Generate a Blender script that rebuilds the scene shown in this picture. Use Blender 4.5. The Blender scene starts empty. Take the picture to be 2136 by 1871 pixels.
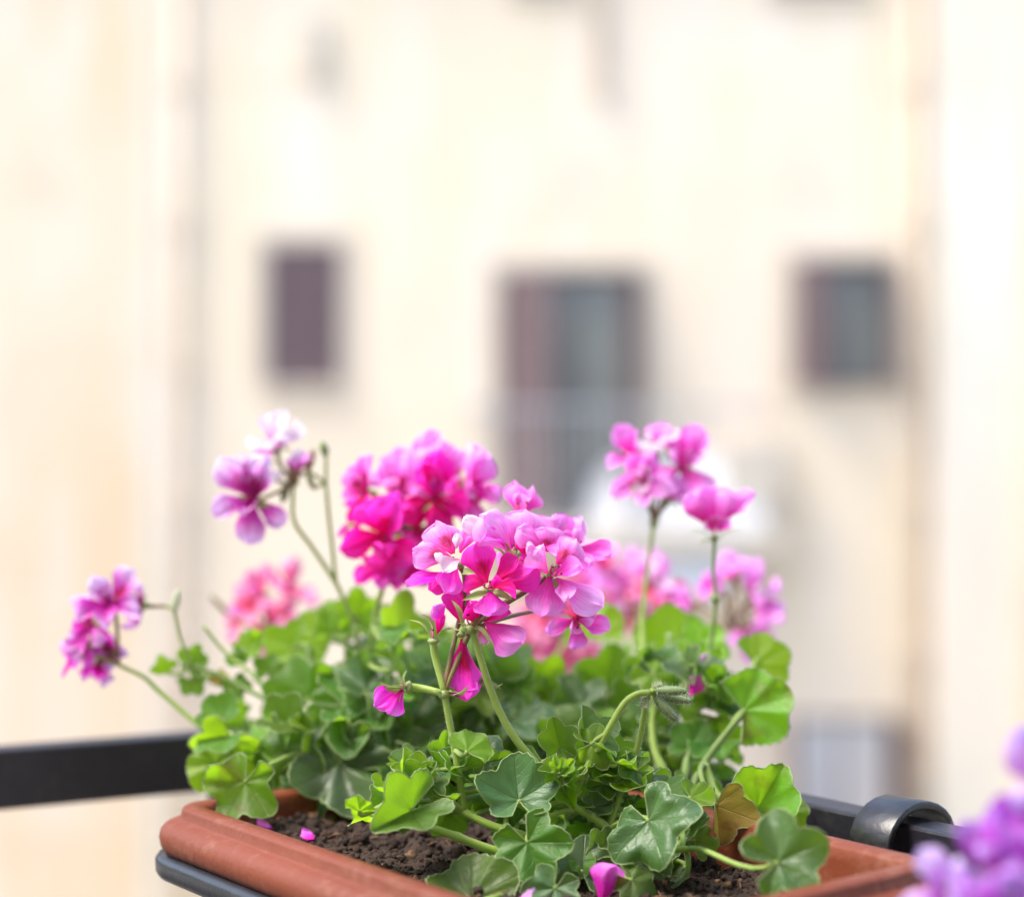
import bpy, math, random
from mathutils import Vector, Matrix
from mathutils.noise import noise as pnoise
R = math.radians
SC = bpy.context.scene
COL = SC.collection
rng = random.Random(11)

# ------------------------------------------------------------------ camera, sky, sun, exposure
CZ = 7.0                      # camera height above the street
FPX, CU, CV = 3600.0, 1068.0, 935.5   # focal length and centre in photograph pixels
cam_d = bpy.data.cameras.new("camera"); cam = bpy.data.objects.new("camera", cam_d)
COL.objects.link(cam); SC.camera = cam
cam.location = (0, 0, CZ); cam.rotation_euler = (R(90), 0, 0)
cam_d.sensor_fit = 'HORIZONTAL'; cam_d.sensor_width = 36.0
cam_d.lens = 36.0 * FPX / 2136.0
cam_d.clip_start = 0.02; cam_d.clip_end = 400
cam_d.dof.use_dof = True; cam_d.dof.focus_distance = 0.674
cam_d.dof.aperture_fstop = 3.3; cam_d.dof.aperture_blades = 0

world = bpy.data.worlds.new("World"); SC.world = world; world.use_nodes = True
wn = world.node_tree.nodes; wl = world.node_tree.links
sky = wn.new('ShaderNodeTexSky'); sky.sky_type = 'NISHITA'; sky.sun_disc = False
SUN_EL, SUN_AZ = 60.0, -104.0     # degrees; azimuth measured from +Y towards +X: veiled sun, high on the left
sky.sun_elevation = R(SUN_EL); sky.sun_rotation = R(SUN_AZ)
sky.air_density = 1.0; sky.dust_density = 2.5; sky.ozone_density = 1.0
wl.new(sky.outputs[0], wn['Background'].inputs[0]); wn['Background'].inputs[1].default_value = 0.15
sun_d = bpy.data.lights.new("sun", 'SUN'); sun = bpy.data.objects.new("sun", sun_d); COL.objects.link(sun)
sun_d.energy = 1.5; sun_d.angle = R(25); sun_d.color = (1.0, 0.95, 0.87)
sdir = Vector((math.sin(R(SUN_AZ))*math.cos(R(SUN_EL)), math.cos(R(SUN_AZ))*math.cos(R(SUN_EL)), math.sin(R(SUN_EL))))
sun.rotation_euler = sdir.to_track_quat('Z', 'Y').to_euler(); sun.location = (0, -3, 20)
SC.view_settings.view_transform = 'Standard'; SC.view_settings.look = 'None'
SC.view_settings.gamma = 1.0; SC.view_settings.use_curve_mapping = False
SC.view_settings.exposure = 1.90
SC.cycles.use_denoising = True
SC.cycles.max_bounces = 10; SC.cycles.transmission_bounces = 6; SC.cycles.diffuse_bounces = 6

# ------------------------------------------------------------------ helpers
def px(u, v, y):
    """photograph pixel + distance -> point in the place"""
    return Vector(((u - CU)/FPX*y, y, CZ - (v - CV)/FPX*y))

class MB:
    def __init__(s): s.v = []; s.f = []; s.m = []; s.uv = []
    def vert(s, p, uv=(0, 0)): s.v.append(tuple(p)); s.uv.append(uv); return len(s.v)-1
    def face(s, idx, m=0): s.f.append(tuple(idx)); s.m.append(m)
    def box(s, x0, x1, y0, y1, z0, z1, m=0):
        b = len(s.v)
        for z in (z0, z1):
            for (x, y) in ((x0, y0), (x1, y0), (x1, y1), (x0, y1)): s.vert((x, y, z))
        for q in ((3,2,1,0),(4,5,6,7),(0,1,5,4),(1,2,6,5),(2,3,7,6),(3,0,4,7)): s.face([b+i for i in q], m)
    def obox(s, c, ax, ay, az, m=0):
        """box with centre c and half-axis vectors"""
        b = len(s.v)
        for k in (-1, 1):
            for (i, j) in ((-1,-1),(1,-1),(1,1),(-1,1)): s.vert(c + ax*i + ay*j + az*k)
        for q in ((3,2,1,0),(4,5,6,7),(0,1,5,4),(1,2,6,5),(2,3,7,6),(3,0,4,7)): s.face([b+i for i in q], m)
    def tube(s, pts, rad, seg=8, m=0, cap=True):
        n = len(pts); pts = [Vector(p) for p in pts]
        if not hasattr(rad, '__len__'): rad = [rad]*n
        t0 = (pts[1]-pts[0]).normalized()
        ref = Vector((0, 0, 1)) if abs(t0.z) < .9 else Vector((1, 0, 0))
        u = t0.cross(ref).normalized(); rings = []
        for i in range(n):
            t = (pts[min(i+1, n-1)] - pts[max(i-1, 0)])
            if t.length < 1e-9: t = t0
            t.normalize(); u = (u - t*u.dot(t))
            if u.length < 1e-6: u = t.orthogonal()
            u.normalize(); w = t.cross(u)
            rings.append([s.vert(pts[i] + (u*math.cos(2*math.pi*k/seg) + w*math.sin(2*math.pi*k/seg))*rad[i], (k/seg, i/(n-1))) for k in range(seg)])
        for i in range(n-1):
            for k in range(seg):
                s.face((rings[i][k], rings[i][(k+1)%seg], rings[i+1][(k+1)%seg], rings[i+1][k]), m)
        if cap:
            s.face(rings[0][::-1], m); s.face(rings[-1], m)
    def ball(s, c, r, m=0, seg=8, rings=5, axis=None, stretch=1.0):
        c = Vector(c); ax = (axis or Vector((0,0,1))).normalized(); u = ax.orthogonal().normalized(); w = ax.cross(u)
        rr = []
        top = s.vert(c + ax*r*stretch); bot = s.vert(c - ax*r*stretch)
        for i in range(1, rings):
            a = math.pi*i/rings
            rr.append([s.vert(c + ax*r*stretch*math.cos(a) + (u*math.cos(2*math.pi*k/seg)+w*math.sin(2*math.pi*k/seg))*r*math.sin(a)) for k in range(seg)])
        for k in range(seg):
            s.face((top, rr[0][k], rr[0][(k+1)%seg]), m); s.face((bot, rr[-1][(k+1)%seg], rr[-1][k]), m)
        for i in range(len(rr)-1):
            for k in range(seg): s.face((rr[i][k], rr[i+1][k], rr[i+1][(k+1)%seg], rr[i][(k+1)%seg]), m)
    def mesh(s, name, mats, smooth=True):
        me = bpy.data.meshes.new(name); me.from_pydata(s.v, [], s.f)
        for mt in mats: me.materials.append(mt)
        me.polygons.foreach_set('material_index', s.m)
        me.polygons.foreach_set('use_smooth', [smooth]*len(s.f))
        uvl = me.uv_layers.new(name='UVMap')
        li = [0]*len(me.loops); me.loops.foreach_get('vertex_index', li)
        flat = []
        for i in li: flat.extend(s.uv[i])
        uvl.data.foreach_set('uv', flat)
        me.update(); return me
    def build(s, name, mats, parent=None, smooth=False, local=None, bevel=0):
        """vertices are world points; object origin goes to `local` (a matrix) or the parent's origin"""
        if not isinstance(mats, (list, tuple)): mats = [mats]
        o = bpy.data.objects.new(name, None if False else s.mesh(name, mats, smooth)); COL.objects.link(o)
        if parent is not None:
            o.parent = parent
            o.data.transform(WM[parent.name].inverted()); WM[o.name] = WM[parent.name].copy()
        else:
            base = local if local is not None else Matrix.Identity(4)
            o.data.transform(base.inverted()); o.matrix_world = base; WM[o.name] = base.copy()
        if bevel:
            bv = o.modifiers.new('bevel', 'BEVEL'); bv.width = bevel; bv.segments = 2; bv.limit_method = 'ANGLE'
        return o
WM = {}
def empty(name, loc):
    o = bpy.data.objects.new(name, None); COL.objects.link(o); o.location = loc; o.empty_display_size = .05
    WM[o.name] = Matrix.Translation(loc); return o
def tag(o, label, cat, group=None, kind=None):
    o['label'] = label; o['category'] = cat
    if group: o['group'] = group
    if kind: o['kind'] = kind
    return o
def put(name, mesh, M, parent):
    """instance of a shared mesh at world matrix M"""
    o = bpy.data.objects.new(name, mesh); COL.objects.link(o)
    if parent is not None:
        o.parent = parent; o.matrix_local = WM[parent.name].inverted() @ M
    else: o.matrix_world = M
    WM[o.name] = M.copy(); return o
def frame(p, ydir, zdir, sx=1, sy=1, sz=1):
    Y = Vector(ydir).normalized(); Z = Vector(zdir); Z = Z - Y*Z.dot(Y)
    if Z.length < 1e-5: Z = Y.orthogonal()
    Z.normalize(); X = Y.cross(Z)
    return Matrix(((X.x*sx, Y.x*sy, Z.x*sz, p[0]), (X.y*sx, Y.y*sy, Z.y*sz, p[1]), (X.z*sx, Y.z*sy, Z.z*sz, p[2]), (0,0,0,1)))
def smoothline(pts, n=6):
    pts = [Vector(p) for p in pts]; P = [pts[0]*2-pts[1]] + pts + [pts[-1]*2-pts[-2]]; out = []
    for i in range(1, len(P)-2):
        for k in range(n):
            t = k/n; a, b, c, d = P[i-1], P[i], P[i+1], P[i+2]
            out.append(.5*((2*b) + (c-a)*t + (2*a-5*b+4*c-d)*t*t + (3*b-a-3*c+d)*t**3))
    out.append(pts[-1]); return out

# ------------------------------------------------------------------ materials
def newmat(name):
    m = bpy.data.materials.new(name); m.use_nodes = True
    nt = m.node_tree; nt.nodes.clear(); return m, nt, nt.nodes, nt.links
def N(nodes, typ, **kw):
    n = nodes.new(typ)
    for k, v in kw.items(): setattr(n, k, v)
    return n
def math_(nt, op, a, b=None, c=None):
    n = nt.nodes.new('ShaderNodeMath'); n.operation = op
    for i, x in enumerate((a, b, c)):
        if x is None: continue
        if isinstance(x, (int, float)): n.inputs[i].default_value = x
        else: nt.links.new(x, n.inputs[i])
    return n.outputs[0]
def mix_(nt, fac, a, b, mode='MIX'):
    n = nt.nodes.new('ShaderNodeMix'); n.data_type = 'RGBA'; n.blend_type = mode
    for sock, x in ((n.inputs[0], fac), (n.inputs[6], a), (n.inputs[7], b)):
        if isinstance(x, (int, float)): sock.default_value = x
        elif isinstance(x, tuple): sock.default_value = (*x, 1) if len(x) == 3 else x
        else: nt.links.new(x, sock)
    return n.outputs[2]
def ramp_(nt, fac, stops):
    n = nt.nodes.new('ShaderNodeValToRGB'); e = n.color_ramp.elements
    while len(e) < len(stops): e.new(.5)
    for i, (p, c) in enumerate(stops):
        e[i].position = p; e[i].color = (*c, 1) if len(c) == 3 else c
    nt.links.new(fac, n.inputs[0]); return n.outputs[0]
def noise_(nt, scale, detail=3, vec=None, rough=.5):
    n = nt.nodes.new('ShaderNodeTexNoise'); n.inputs['Scale'].default_value = scale
    n.inputs['Detail'].default_value = detail; n.inputs['Roughness'].default_value = rough
    if vec is not None: nt.links.new(vec, n.inputs['Vector'])
    return n.outputs[0]
def coords(nt, which='Object'):
    return nt.nodes.new('ShaderNodeTexCoord').outputs[which]
def simple(name, col, rough=.6, var=.12, scale=20, bump=0.0, bscale=60, spec=.5, metallic=0, col2=None):
    m, nt, nd, lk = newmat(name)
    co = coords(nt); nz = noise_(nt, scale, 4, co)
    c2 = col2 or tuple(max(0, x*(1-2*var)) for x in col)
    c = mix_(nt, nz, c2, tuple(min(1, x*(1+var)) for x in col))
    b = N(nd, 'ShaderNodeBsdfPrincipled'); lk.new(c, b.inputs['Base Color'])
    b.inputs['Roughness'].default_value = rough; b.inputs['Metallic'].default_value = metallic
    b.inputs['Specular IOR Level'].default_value = spec
    if bump:
        bp = N(nd, 'ShaderNodeBump'); bp.inputs['Strength'].default_value = bump; bp.inputs['Distance'].default_value = .002
        lk.new(noise_(nt, bscale, 5, co), bp.inputs['Height']); lk.new(bp.outputs[0], b.inputs['Normal'])
    o = N(nd, 'ShaderNodeOutputMaterial'); lk.new(b.outputs[0], o.inputs[0]); return m

def petal_mat(name, base, mid, edge, mark=0.0, trans=.48):
    m, nt, nd, lk = newmat(name)
    uv = N(nd, 'ShaderNodeUVMap'); sp = N(nd, 'ShaderNodeSeparateXYZ'); lk.new(uv.outputs[0], sp.inputs[0])
    s, t = sp.outputs[0], sp.outputs[1]
    rnd = N(nd, 'ShaderNodeObjectInfo').outputs['Random']
    nz = noise_(nt, 5, 3, coords(nt, 'UV'))
    tt = math_(nt, 'ADD', t, math_(nt, 'MULTIPLY', math_(nt, 'SUBTRACT', nz, .5), .35))
    tt = math_(nt, 'ADD', tt, math_(nt, 'MULTIPLY', math_(nt, 'SUBTRACT', rnd, .5), .22))
    c = ramp_(nt, tt, [(0.0, base), (.30, tuple(a*.45+b*.55 for a, b in zip(base, mid))), (.52, mid), (.88, edge), (1.0, edge)])
    # fine veins fanning out from the claw
    ds = math_(nt, 'SUBTRACT', s, .5)
    warp = math_(nt, 'MULTIPLY', math_(nt, 'SUBTRACT', nz, .5), 1.2)
    wv = math_(nt, 'SINE', math_(nt, 'ADD', math_(nt, 'MULTIPLY', ds, 62.0), math_(nt, 'MULTIPLY', warp, 4)))
    vm = math_(nt, 'POWER', math_(nt, 'MAXIMUM', wv, 0.0), 6.0)
    vm = math_(nt, 'MULTIPLY', vm, math_(nt, 'SUBTRACT', 1.0, math_(nt, 'MINIMUM', math_(nt, 'MULTIPLY', t, 1.05), 1.0)))
    c = mix_(nt, math_(nt, 'MULTIPLY', vm, .75), c, tuple(x*.62 for x in base))
    if mark:
        d2 = math_(nt, 'ADD', math_(nt, 'POWER', math_(nt, 'MULTIPLY', ds, 2.6), 2.0), math_(nt, 'POWER', math_(nt, 'MULTIPLY', math_(nt, 'SUBTRACT', t, .36), 4.2), 2.0))
        d2 = math_(nt, 'ADD', d2, math_(nt, 'MULTIPLY', math_(nt, 'SUBTRACT', nz, .5), 1.4))
        k = math_(nt, 'MULTIPLY', math_(nt, 'SUBTRACT', 1.0, math_(nt, 'MINIMUM', math_(nt, 'MAXIMUM', d2, 0.0), 1.0)), mark)
        c = mix_(nt, k, c, (.42, .0, .03))
    pb = N(nd, 'ShaderNodeBsdfPrincipled'); lk.new(c, pb.inputs['Base Color'])
    pb.inputs['Roughness'].default_value = .55; pb.inputs['Specular IOR Level'].default_value = .25
    bp = N(nd, 'ShaderNodeBump'); bp.inputs['Strength'].default_value = .5; bp.inputs['Distance'].default_value = .0006
    lk.new(vm, bp.inputs['Height']); lk.new(bp.outputs[0], pb.inputs['Normal'])
    tr = N(nd, 'ShaderNodeBsdfTranslucent'); lk.new(c, tr.inputs[0])
    mx = N(nd, 'ShaderNodeMixShader'); mx.inputs[0].default_value = trans
    lk.new(pb.outputs[0], mx.inputs[1]); lk.new(tr.outputs[0], mx.inputs[2])
    o = N(nd, 'ShaderNodeOutputMaterial'); lk.new(mx.outputs[0], o.inputs[0]); return m

def leaf_mat(name, top, under, vein, trcol, trans=.38, rough=.38, spots=0.0, spotcol=(.12,.05,.02)):
    m, nt, nd, lk = newmat(name)
    uv = N(nd, 'ShaderNodeUVMap'); sp = N(nd, 'ShaderNodeSeparateXYZ'); lk.new(uv.outputs[0], sp.inputs[0])
    x = math_(nt, 'SUBTRACT', sp.outputs[0], .5); y = math_(nt, 'SUBTRACT', sp.outputs[1], .5)
    th = math_(nt, 'ARCTAN2', x, y)
    rr = math_(nt, 'SQRT', math_(nt, 'ADD', math_(nt, 'MULTIPLY', x, x), math_(nt, 'MULTIPLY', y, y)))
    k = math_(nt, 'DIVIDE', th, R(64))
    dk = math_(nt, 'ABSOLUTE', math_(nt, 'SUBTRACT', k, math_(nt, 'ROUND', k)))
    dist = math_(nt, 'MULTIPLY', math_(nt, 'MULTIPLY', dk, R(64)), rr)
    nz = noise_(nt, 9, 4, coords(nt, 'UV'))
    v1 = math_(nt, 'SUBTRACT', 1.0, math_(nt, 'MINIMUM', math_(nt, 'DIVIDE', dist, .010), 1.0))
    # side veins branching off
    sv = math_(nt, 'SINE', math_(nt, 'ADD', math_(nt, 'MULTIPLY', math_(nt, 'SUBTRACT', rr, math_(nt, 'MULTIPLY', dist, .9)), 78.0), math_(nt, 'MULTIPLY', nz, 5.0)))
    v2 = math_(nt, 'POWER', math_(nt, 'MAXIMUM', sv, 0.0), 14.0)
    vv = math_(nt, 'MINIMUM', math_(nt, 'ADD', v1, math_(nt, 'MULTIPLY', v2, .35)), 1.0)
    rnd = N(nd, 'ShaderNodeObjectInfo').outputs['Random']
    hs = N(nd, 'ShaderNodeHueSaturation')
    lk.new(math_(nt, 'ADD', .475, math_(nt, 'MULTIPLY', rnd, .05)), hs.inputs['Hue'])
    lk.new(math_(nt, 'ADD', .75, math_(nt, 'MULTIPLY', rnd, .5)), hs.inputs['Value'])
    geo = N(nd, 'ShaderNodeNewGeometry')
    c = mix_(nt, nz, tuple(a*.72 for a in top), tuple(a*1.25 for a in top))
    c = mix_(nt, math_(nt, 'MULTIPLY', vv, .65), c, vein)
    spk = noise_(nt, 85, 2, coords(nt, 'UV'))
    spk = math_(nt, 'MINIMUM', math_(nt, 'MAXIMUM', math_(nt, 'MULTIPLY', math_(nt, 'SUBTRACT', spk, .68), 14.0), 0.0), 1.0)
    c = mix_(nt, math_(nt, 'MULTIPLY', spk, .6), c, (.34, .42, .22))
    zone = noise_(nt, 1.7, 2, coords(nt, 'UV'))
    c = mix_(nt, math_(nt, 'MULTIPLY', zone, .5), c, tuple(a*.55 for a in top))
    if spots:
        big = noise_(nt, 3.2, 3, coords(nt, 'UV'))
        k2 = math_(nt, 'MINIMUM', math_(nt, 'MAXIMUM', math_(nt, 'MULTIPLY', math_(nt, 'SUBTRACT', big, .52), 7.0), 0.0), 1.0)
        c = mix_(nt, math_(nt, 'MULTIPLY', k2, spots), c, spotcol)
    cu = mix_(nt, nz, tuple(a*.85 for a in under), tuple(a*1.15 for a in under))
    c = mix_(nt, geo.outputs['Backfacing'], c, cu)
    lk.new(c, hs.inputs['Color']); c = hs.outputs[0]
    pb = N(nd, 'ShaderNodeBsdfPrincipled'); lk.new(c, pb.inputs['Base Color'])
    lk.new(math_(nt, 'ADD', rough-.06, math_(nt, 'MULTIPLY', nz, .22)), pb.inputs['Roughness'])
    pb.inputs['Specular IOR Level'].default_value = .5
    bp = N(nd, 'ShaderNodeBump'); bp.inputs['Strength'].default_value = .6; bp.inputs['Distance'].default_value = .0008
    h = math_(nt, 'SUBTRACT', math_(nt, 'MULTIPLY', noise_(nt, 60, 4, coords(nt, 'UV')), .5), math_(nt, 'MULTIPLY', vv, .8))
    lk.new(h, bp.inputs['Height']); lk.new(bp.outputs[0], pb.inputs['Normal'])
    tr = N(nd, 'ShaderNodeBsdfTranslucent')
    tc = mix_(nt, math_(nt, 'MULTIPLY', vv, .35), trcol, tuple(a*.6 for a in trcol))
    if spots: tc = mix_(nt, math_(nt, 'MULTIPLY', k2, spots), tc, spotcol)
    lk.new(tc, tr.inputs[0])
    mx = N(nd, 'ShaderNodeMixShader'); mx.inputs[0].default_value = trans
    lk.new(pb.outputs[0], mx.inputs[1]); lk.new(tr.outputs[0], mx.inputs[2])
    o = N(nd, 'ShaderNodeOutputMaterial'); lk.new(mx.outputs[0], o.inputs[0]); return m

def stem_mat(name, a, b, trans=.2):
    m, nt, nd, lk = newmat(name)
    co = coords(nt); nz = noise_(nt, 90, 4, co)
    c = mix_(nt, nz, a, b)
    pb = N(nd, 'ShaderNodeBsdfPrincipled'); lk.new(c, pb.inputs['Base Color']); pb.inputs['Roughness'].default_value = .5
    pb.inputs['Sheen Weight'].default_value = .35
    bp = N(nd, 'ShaderNodeBump'); bp.inputs['Strength'].default_value = .3; bp.inputs['Distance'].default_value = .0004
    lk.new(noise_(nt, 900, 2, co), bp.inputs['Height']); lk.new(bp.outputs[0], pb.inputs['Normal'])
    tr = N(nd, 'ShaderNodeBsdfTranslucent'); lk.new(c, tr.inputs[0])
    mx = N(nd, 'ShaderNodeMixShader'); mx.inputs[0].default_value = trans
    lk.new(pb.outputs[0], mx.inputs[1]); lk.new(tr.outputs[0], mx.inputs[2])
    o = N(nd, 'ShaderNodeOutputMaterial'); lk.new(mx.outputs[0], o.inputs[0]); return m

def plaster(name, col, col2, scale=.7):
    m, nt, nd, lk = newmat(name); co = coords(nt)
    n1 = noise_(nt, scale, 6, co, .6); n2 = noise_(nt, scale*7, 5, co)
    c = mix_(nt, ramp_(nt, n1, [(.3, (0,0,0)), (.72, (1,1,1))]), col, col2)
    mp = N(nd, 'ShaderNodeMapping'); mp.inputs['Scale'].default_value = (1.0, 1.0, .16); lk.new(co, mp.inputs[0])
    st = noise_(nt, 1.5, 4, mp.outputs[0], .6)
    c = mix_(nt, math_(nt, 'MULTIPLY', ramp_(nt, st, [(.48, (0,0,0)), (.66, (1,1,1))]), .6), c, (.86, .76, .68))
    c = mix_(nt, math_(nt, 'MULTIPLY', ramp_(nt, st, [(.30, (1,1,1)), (.46, (0,0,0))]), .30), c, tuple(x*.76 for x in col))
    n3 = noise_(nt, .28, 3, co); n4 = noise_(nt, .9, 4, co)
    c = mix_(nt, math_(nt, 'MULTIPLY', ramp_(nt, n3, [(.42, (0,0,0)), (.62, (1,1,1))]), .55), c, (.84, .68, .52))
    c = mix_(nt, math_(nt, 'MULTIPLY', ramp_(nt, n4, [(.55, (0,0,0)), (.75, (1,1,1))]), .30), c, tuple(x*.70 for x in col))
    c = mix_(nt, math_(nt, 'MULTIPLY', n2, .18), c, tuple(x*.78 for x in col))
    pb = N(nd, 'ShaderNodeBsdfPrincipled'); lk.new(c, pb.inputs['Base Color']); pb.inputs['Roughness'].default_value = .9
    bp = N(nd, 'ShaderNodeBump'); bp.inputs['Strength'].default_value = .3; bp.inputs['Distance'].default_value = .01
    lk.new(noise_(nt, 25, 6, co), bp.inputs['Height']); lk.new(bp.outputs[0], pb.inputs['Normal'])
    o = N(nd, 'ShaderNodeOutputMaterial'); lk.new(pb.outputs[0], o.inputs[0]); return m

M = {}
M['cream'] = plaster('cream_plaster', (.82, .66, .44), (.81, .68, .50))
M['ochre'] = plaster('ochre_plaster', (.74, .54, .33), (.73, .56, .37))
M['white_plaster'] = plaster('white_plaster', (.74, .67, .52), (.75, .67, .54))
M['home'] = plaster('home_plaster', (.74, .68, .58), (.70, .62, .52))
M['surround'] = simple('beige_shadow_surround', (.58, .49, .38), .85, .1, 6, .2, 80)  # soft shadow around the windows put into the surround's colour
M['stone'] = simple('pale_stone', (.64, .56, .44), .85, .1, 6, .2, 80)
M['shutter'] = simple('mauve_brown_shutter', (.150, .094, .096), .6, .12, 8)
M['room_shade'] = simple('room_shade', (.06, .055, .05), .9)
M['glass'] = simple('window_glass', (.25, .275, .25), .08, .1, 1, spec=.8)
M['curtain'] = simple('white_curtain', (.82, .78, .72), .9, .05, 3)
M['pipe'] = simple('grey_pipe', (.72, .60, .45), .6)
M['pale_metal'] = simple('pale_metal', (.42, .41, .40), .5)
M['canvas'] = simple('white_canvas', (.74, .74, .75), .9, .05, 3)
M['tile'] = simple('roof_tile', (.38, .16, .09), .8)
M['asphalt'] = simple('asphalt', (.055, .053, .05), .9, .2, 3, .4, 60)
M['paving'] = simple('paving', (.30, .28, .25), .85, .15, 2, .3, 40)
M['ac'] = simple('ac_casing', (.46, .43, .38), .6)
M['black_metal'] = simple('black_painted_metal', (.013, .013, .019), .42, .2, 40, .12, 400, spec=.5)
M['black_plastic'] = simple('black_plastic', (.010, .011, .013), .33, .2, 40, .1, 300, spec=.5)
M['terracotta'] = simple('terracotta_plastic', (.170, .042, .018), .52, .14, 9, .25, 240, spec=.22)
def weather(m, col, amount):
    """dried splashes and lime bloom over a material"""
    nt = m.node_tree; b = next(n for n in nt.nodes if n.type == 'BSDF_PRINCIPLED'); src = b.inputs['Base Color'].links[0].from_socket
    co = coords(nt); k = math_(nt, 'MULTIPLY', noise_(nt, 26, 6, co, .7), noise_(nt, 170, 4, co, .6))
    k = math_(nt, 'MINIMUM', math_(nt, 'MAXIMUM', math_(nt, 'MULTIPLY', math_(nt, 'SUBTRACT', k, .27), 9.0), 0.0), 1.0)
    nt.links.new(mix_(nt, math_(nt, 'MULTIPLY', k, amount), src, col), b.inputs['Base Color'])
weather(M['terracotta'], (.26, .13, .085), .28); weather(M['black_metal'], (.05, .045, .04), .25); weather(M['black_plastic'], (.05, .05, .05), .25)
M['soil'] = simple('potting_soil', (.052, .027, .015), .95, .3, 160, 1.0, 900, col2=(.008, .005, .003))
M['bark'] = simple('bark_chip', (.22, .12, .06), .9, .3, 90, .5, 300)
M['stem'] = stem_mat('green_stem', (.26, .40, .05), (.38, .52, .10), .35)
M['stem_dark'] = stem_mat('dark_green_stem', (.11, .20, .03), (.20, .31, .06))
M['pedicel'] = stem_mat('reddish_pedicel', (.16, .10, .03), (.22, .17, .05))
M['sepal'] = stem_mat('sepal_green', (.24, .34, .08), (.36, .44, .15), .35)
M['sepal_red'] = stem_mat('sepal_red_green', (.30, .12, .05), (.34, .30, .09), .35)
M['hair'] = stem_mat('plant_hair', (.55, .60, .40), (.62, .66, .48), .4)
M['anther'] = simple('crimson_anther', (.16, .005, .02), .6)
M['filament'] = simple('pink_filament', (.80, .12, .38), .5)
M['bud'] = stem_mat('bud_green', (.13, .21, .07), (.22, .30, .13), .15)
M['leaf'] = leaf_mat('leaf_green', (.084, .176, .024), (.14, .25, .038), (.20, .33, .08), (.32, .60, .015), .44)
M['leaf_young'] = leaf_mat('leaf_young_green', (.15, .31, .018), (.20, .37, .03), (.30, .48, .09), (.44, .74, .015), .50)
M['leaf_blue'] = leaf_mat('leaf_blue_green', (.078, .150, .055), (.15, .25, .065), (.19, .29, .11), (.27, .50, .02), .34, .27)
M['leaf_spot'] = leaf_mat('leaf_spotted', (.11, .25, .018), (.17, .32, .03), (.22, .38, .07), (.38, .68, .015), .52, .4, .55, (.16, .09, .02))
M['leaf_dry'] = leaf_mat('leaf_withered', (.42, .30, .06), (.45, .33, .08), (.42, .34, .12), (.60, .42, .05), .4, .6, .9, (.25, .11, .03))
M['leaf_edge'] = stem_mat('leaf_margin', (.30, .42, .14), (.38, .50, .20), .35)
P = {}
P['pale'] = petal_mat('petal_pale_pink', (.92, .03, .44), (.93, .24, .78), (.95, .50, .95))
P['pink'] = petal_mat('petal_pink', (.90, .02, .36), (.94, .09, .62), (.94, .34, .86))
P['hot'] = petal_mat('petal_hot_pink', (.82, .0, .12), (.95, .010, .38), (.95, .05, .62))
P['hot_mark'] = petal_mat('petal_hot_marked', (.82, .0, .12), (.95, .010, .44), (.95, .07, .70), .95)
P['pink_mark'] = petal_mat('petal_pink_marked', (.88, .01, .28), (.93, .18, .70), (.95, .46, .94), .85)
P['magenta'] = petal_mat('petal_magenta', (.84, .01, .40), (.93, .04, .68), (.92, .22, .86))
P['lilac'] = petal_mat('petal_lilac', (.52, .0, .28), (.62, .06, .48), (.80, .52, .86))
P['lilac_mark'] = petal_mat('petal_lilac_marked', (.52, .0, .20), (.68, .14, .56), (.84, .66, .90), .9)
P['white'] = petal_mat('petal_white_lilac', (.80, .35, .60), (.86, .66, .84), (.90, .84, .92))
P['salmon'] = petal_mat('petal_salmon', (.74, .02, .10), (.86, .14, .32), (.90, .42, .66))
P['purple'] = petal_mat('petal_purple', (.38, .03, .42), (.54, .22, .66), (.72, .55, .90))
P['purple_deep'] = petal_mat('petal_purple_deep', (.36, .0, .36), (.46, .05, .52), (.60, .30, .78))

# ------------------------------------------------------------------ street, ground
def sheet(name, x0, x1, y0, y1, z, mat):
    mb = MB(); a = [mb.vert(p) for p in ((x0,y0,z),(x1,y0,z),(x1,y1,z),(x0,y1,z))]; mb.face(a)
    o = mb.build(name, mat); o['kind'] = 'structure'; return o
sheet('ground', -250, 250, -250, 250, 0.0, M['paving'])
sheet('road', -250, 250, 5.0, 13.5, 0.006, M['asphalt'])

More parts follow.
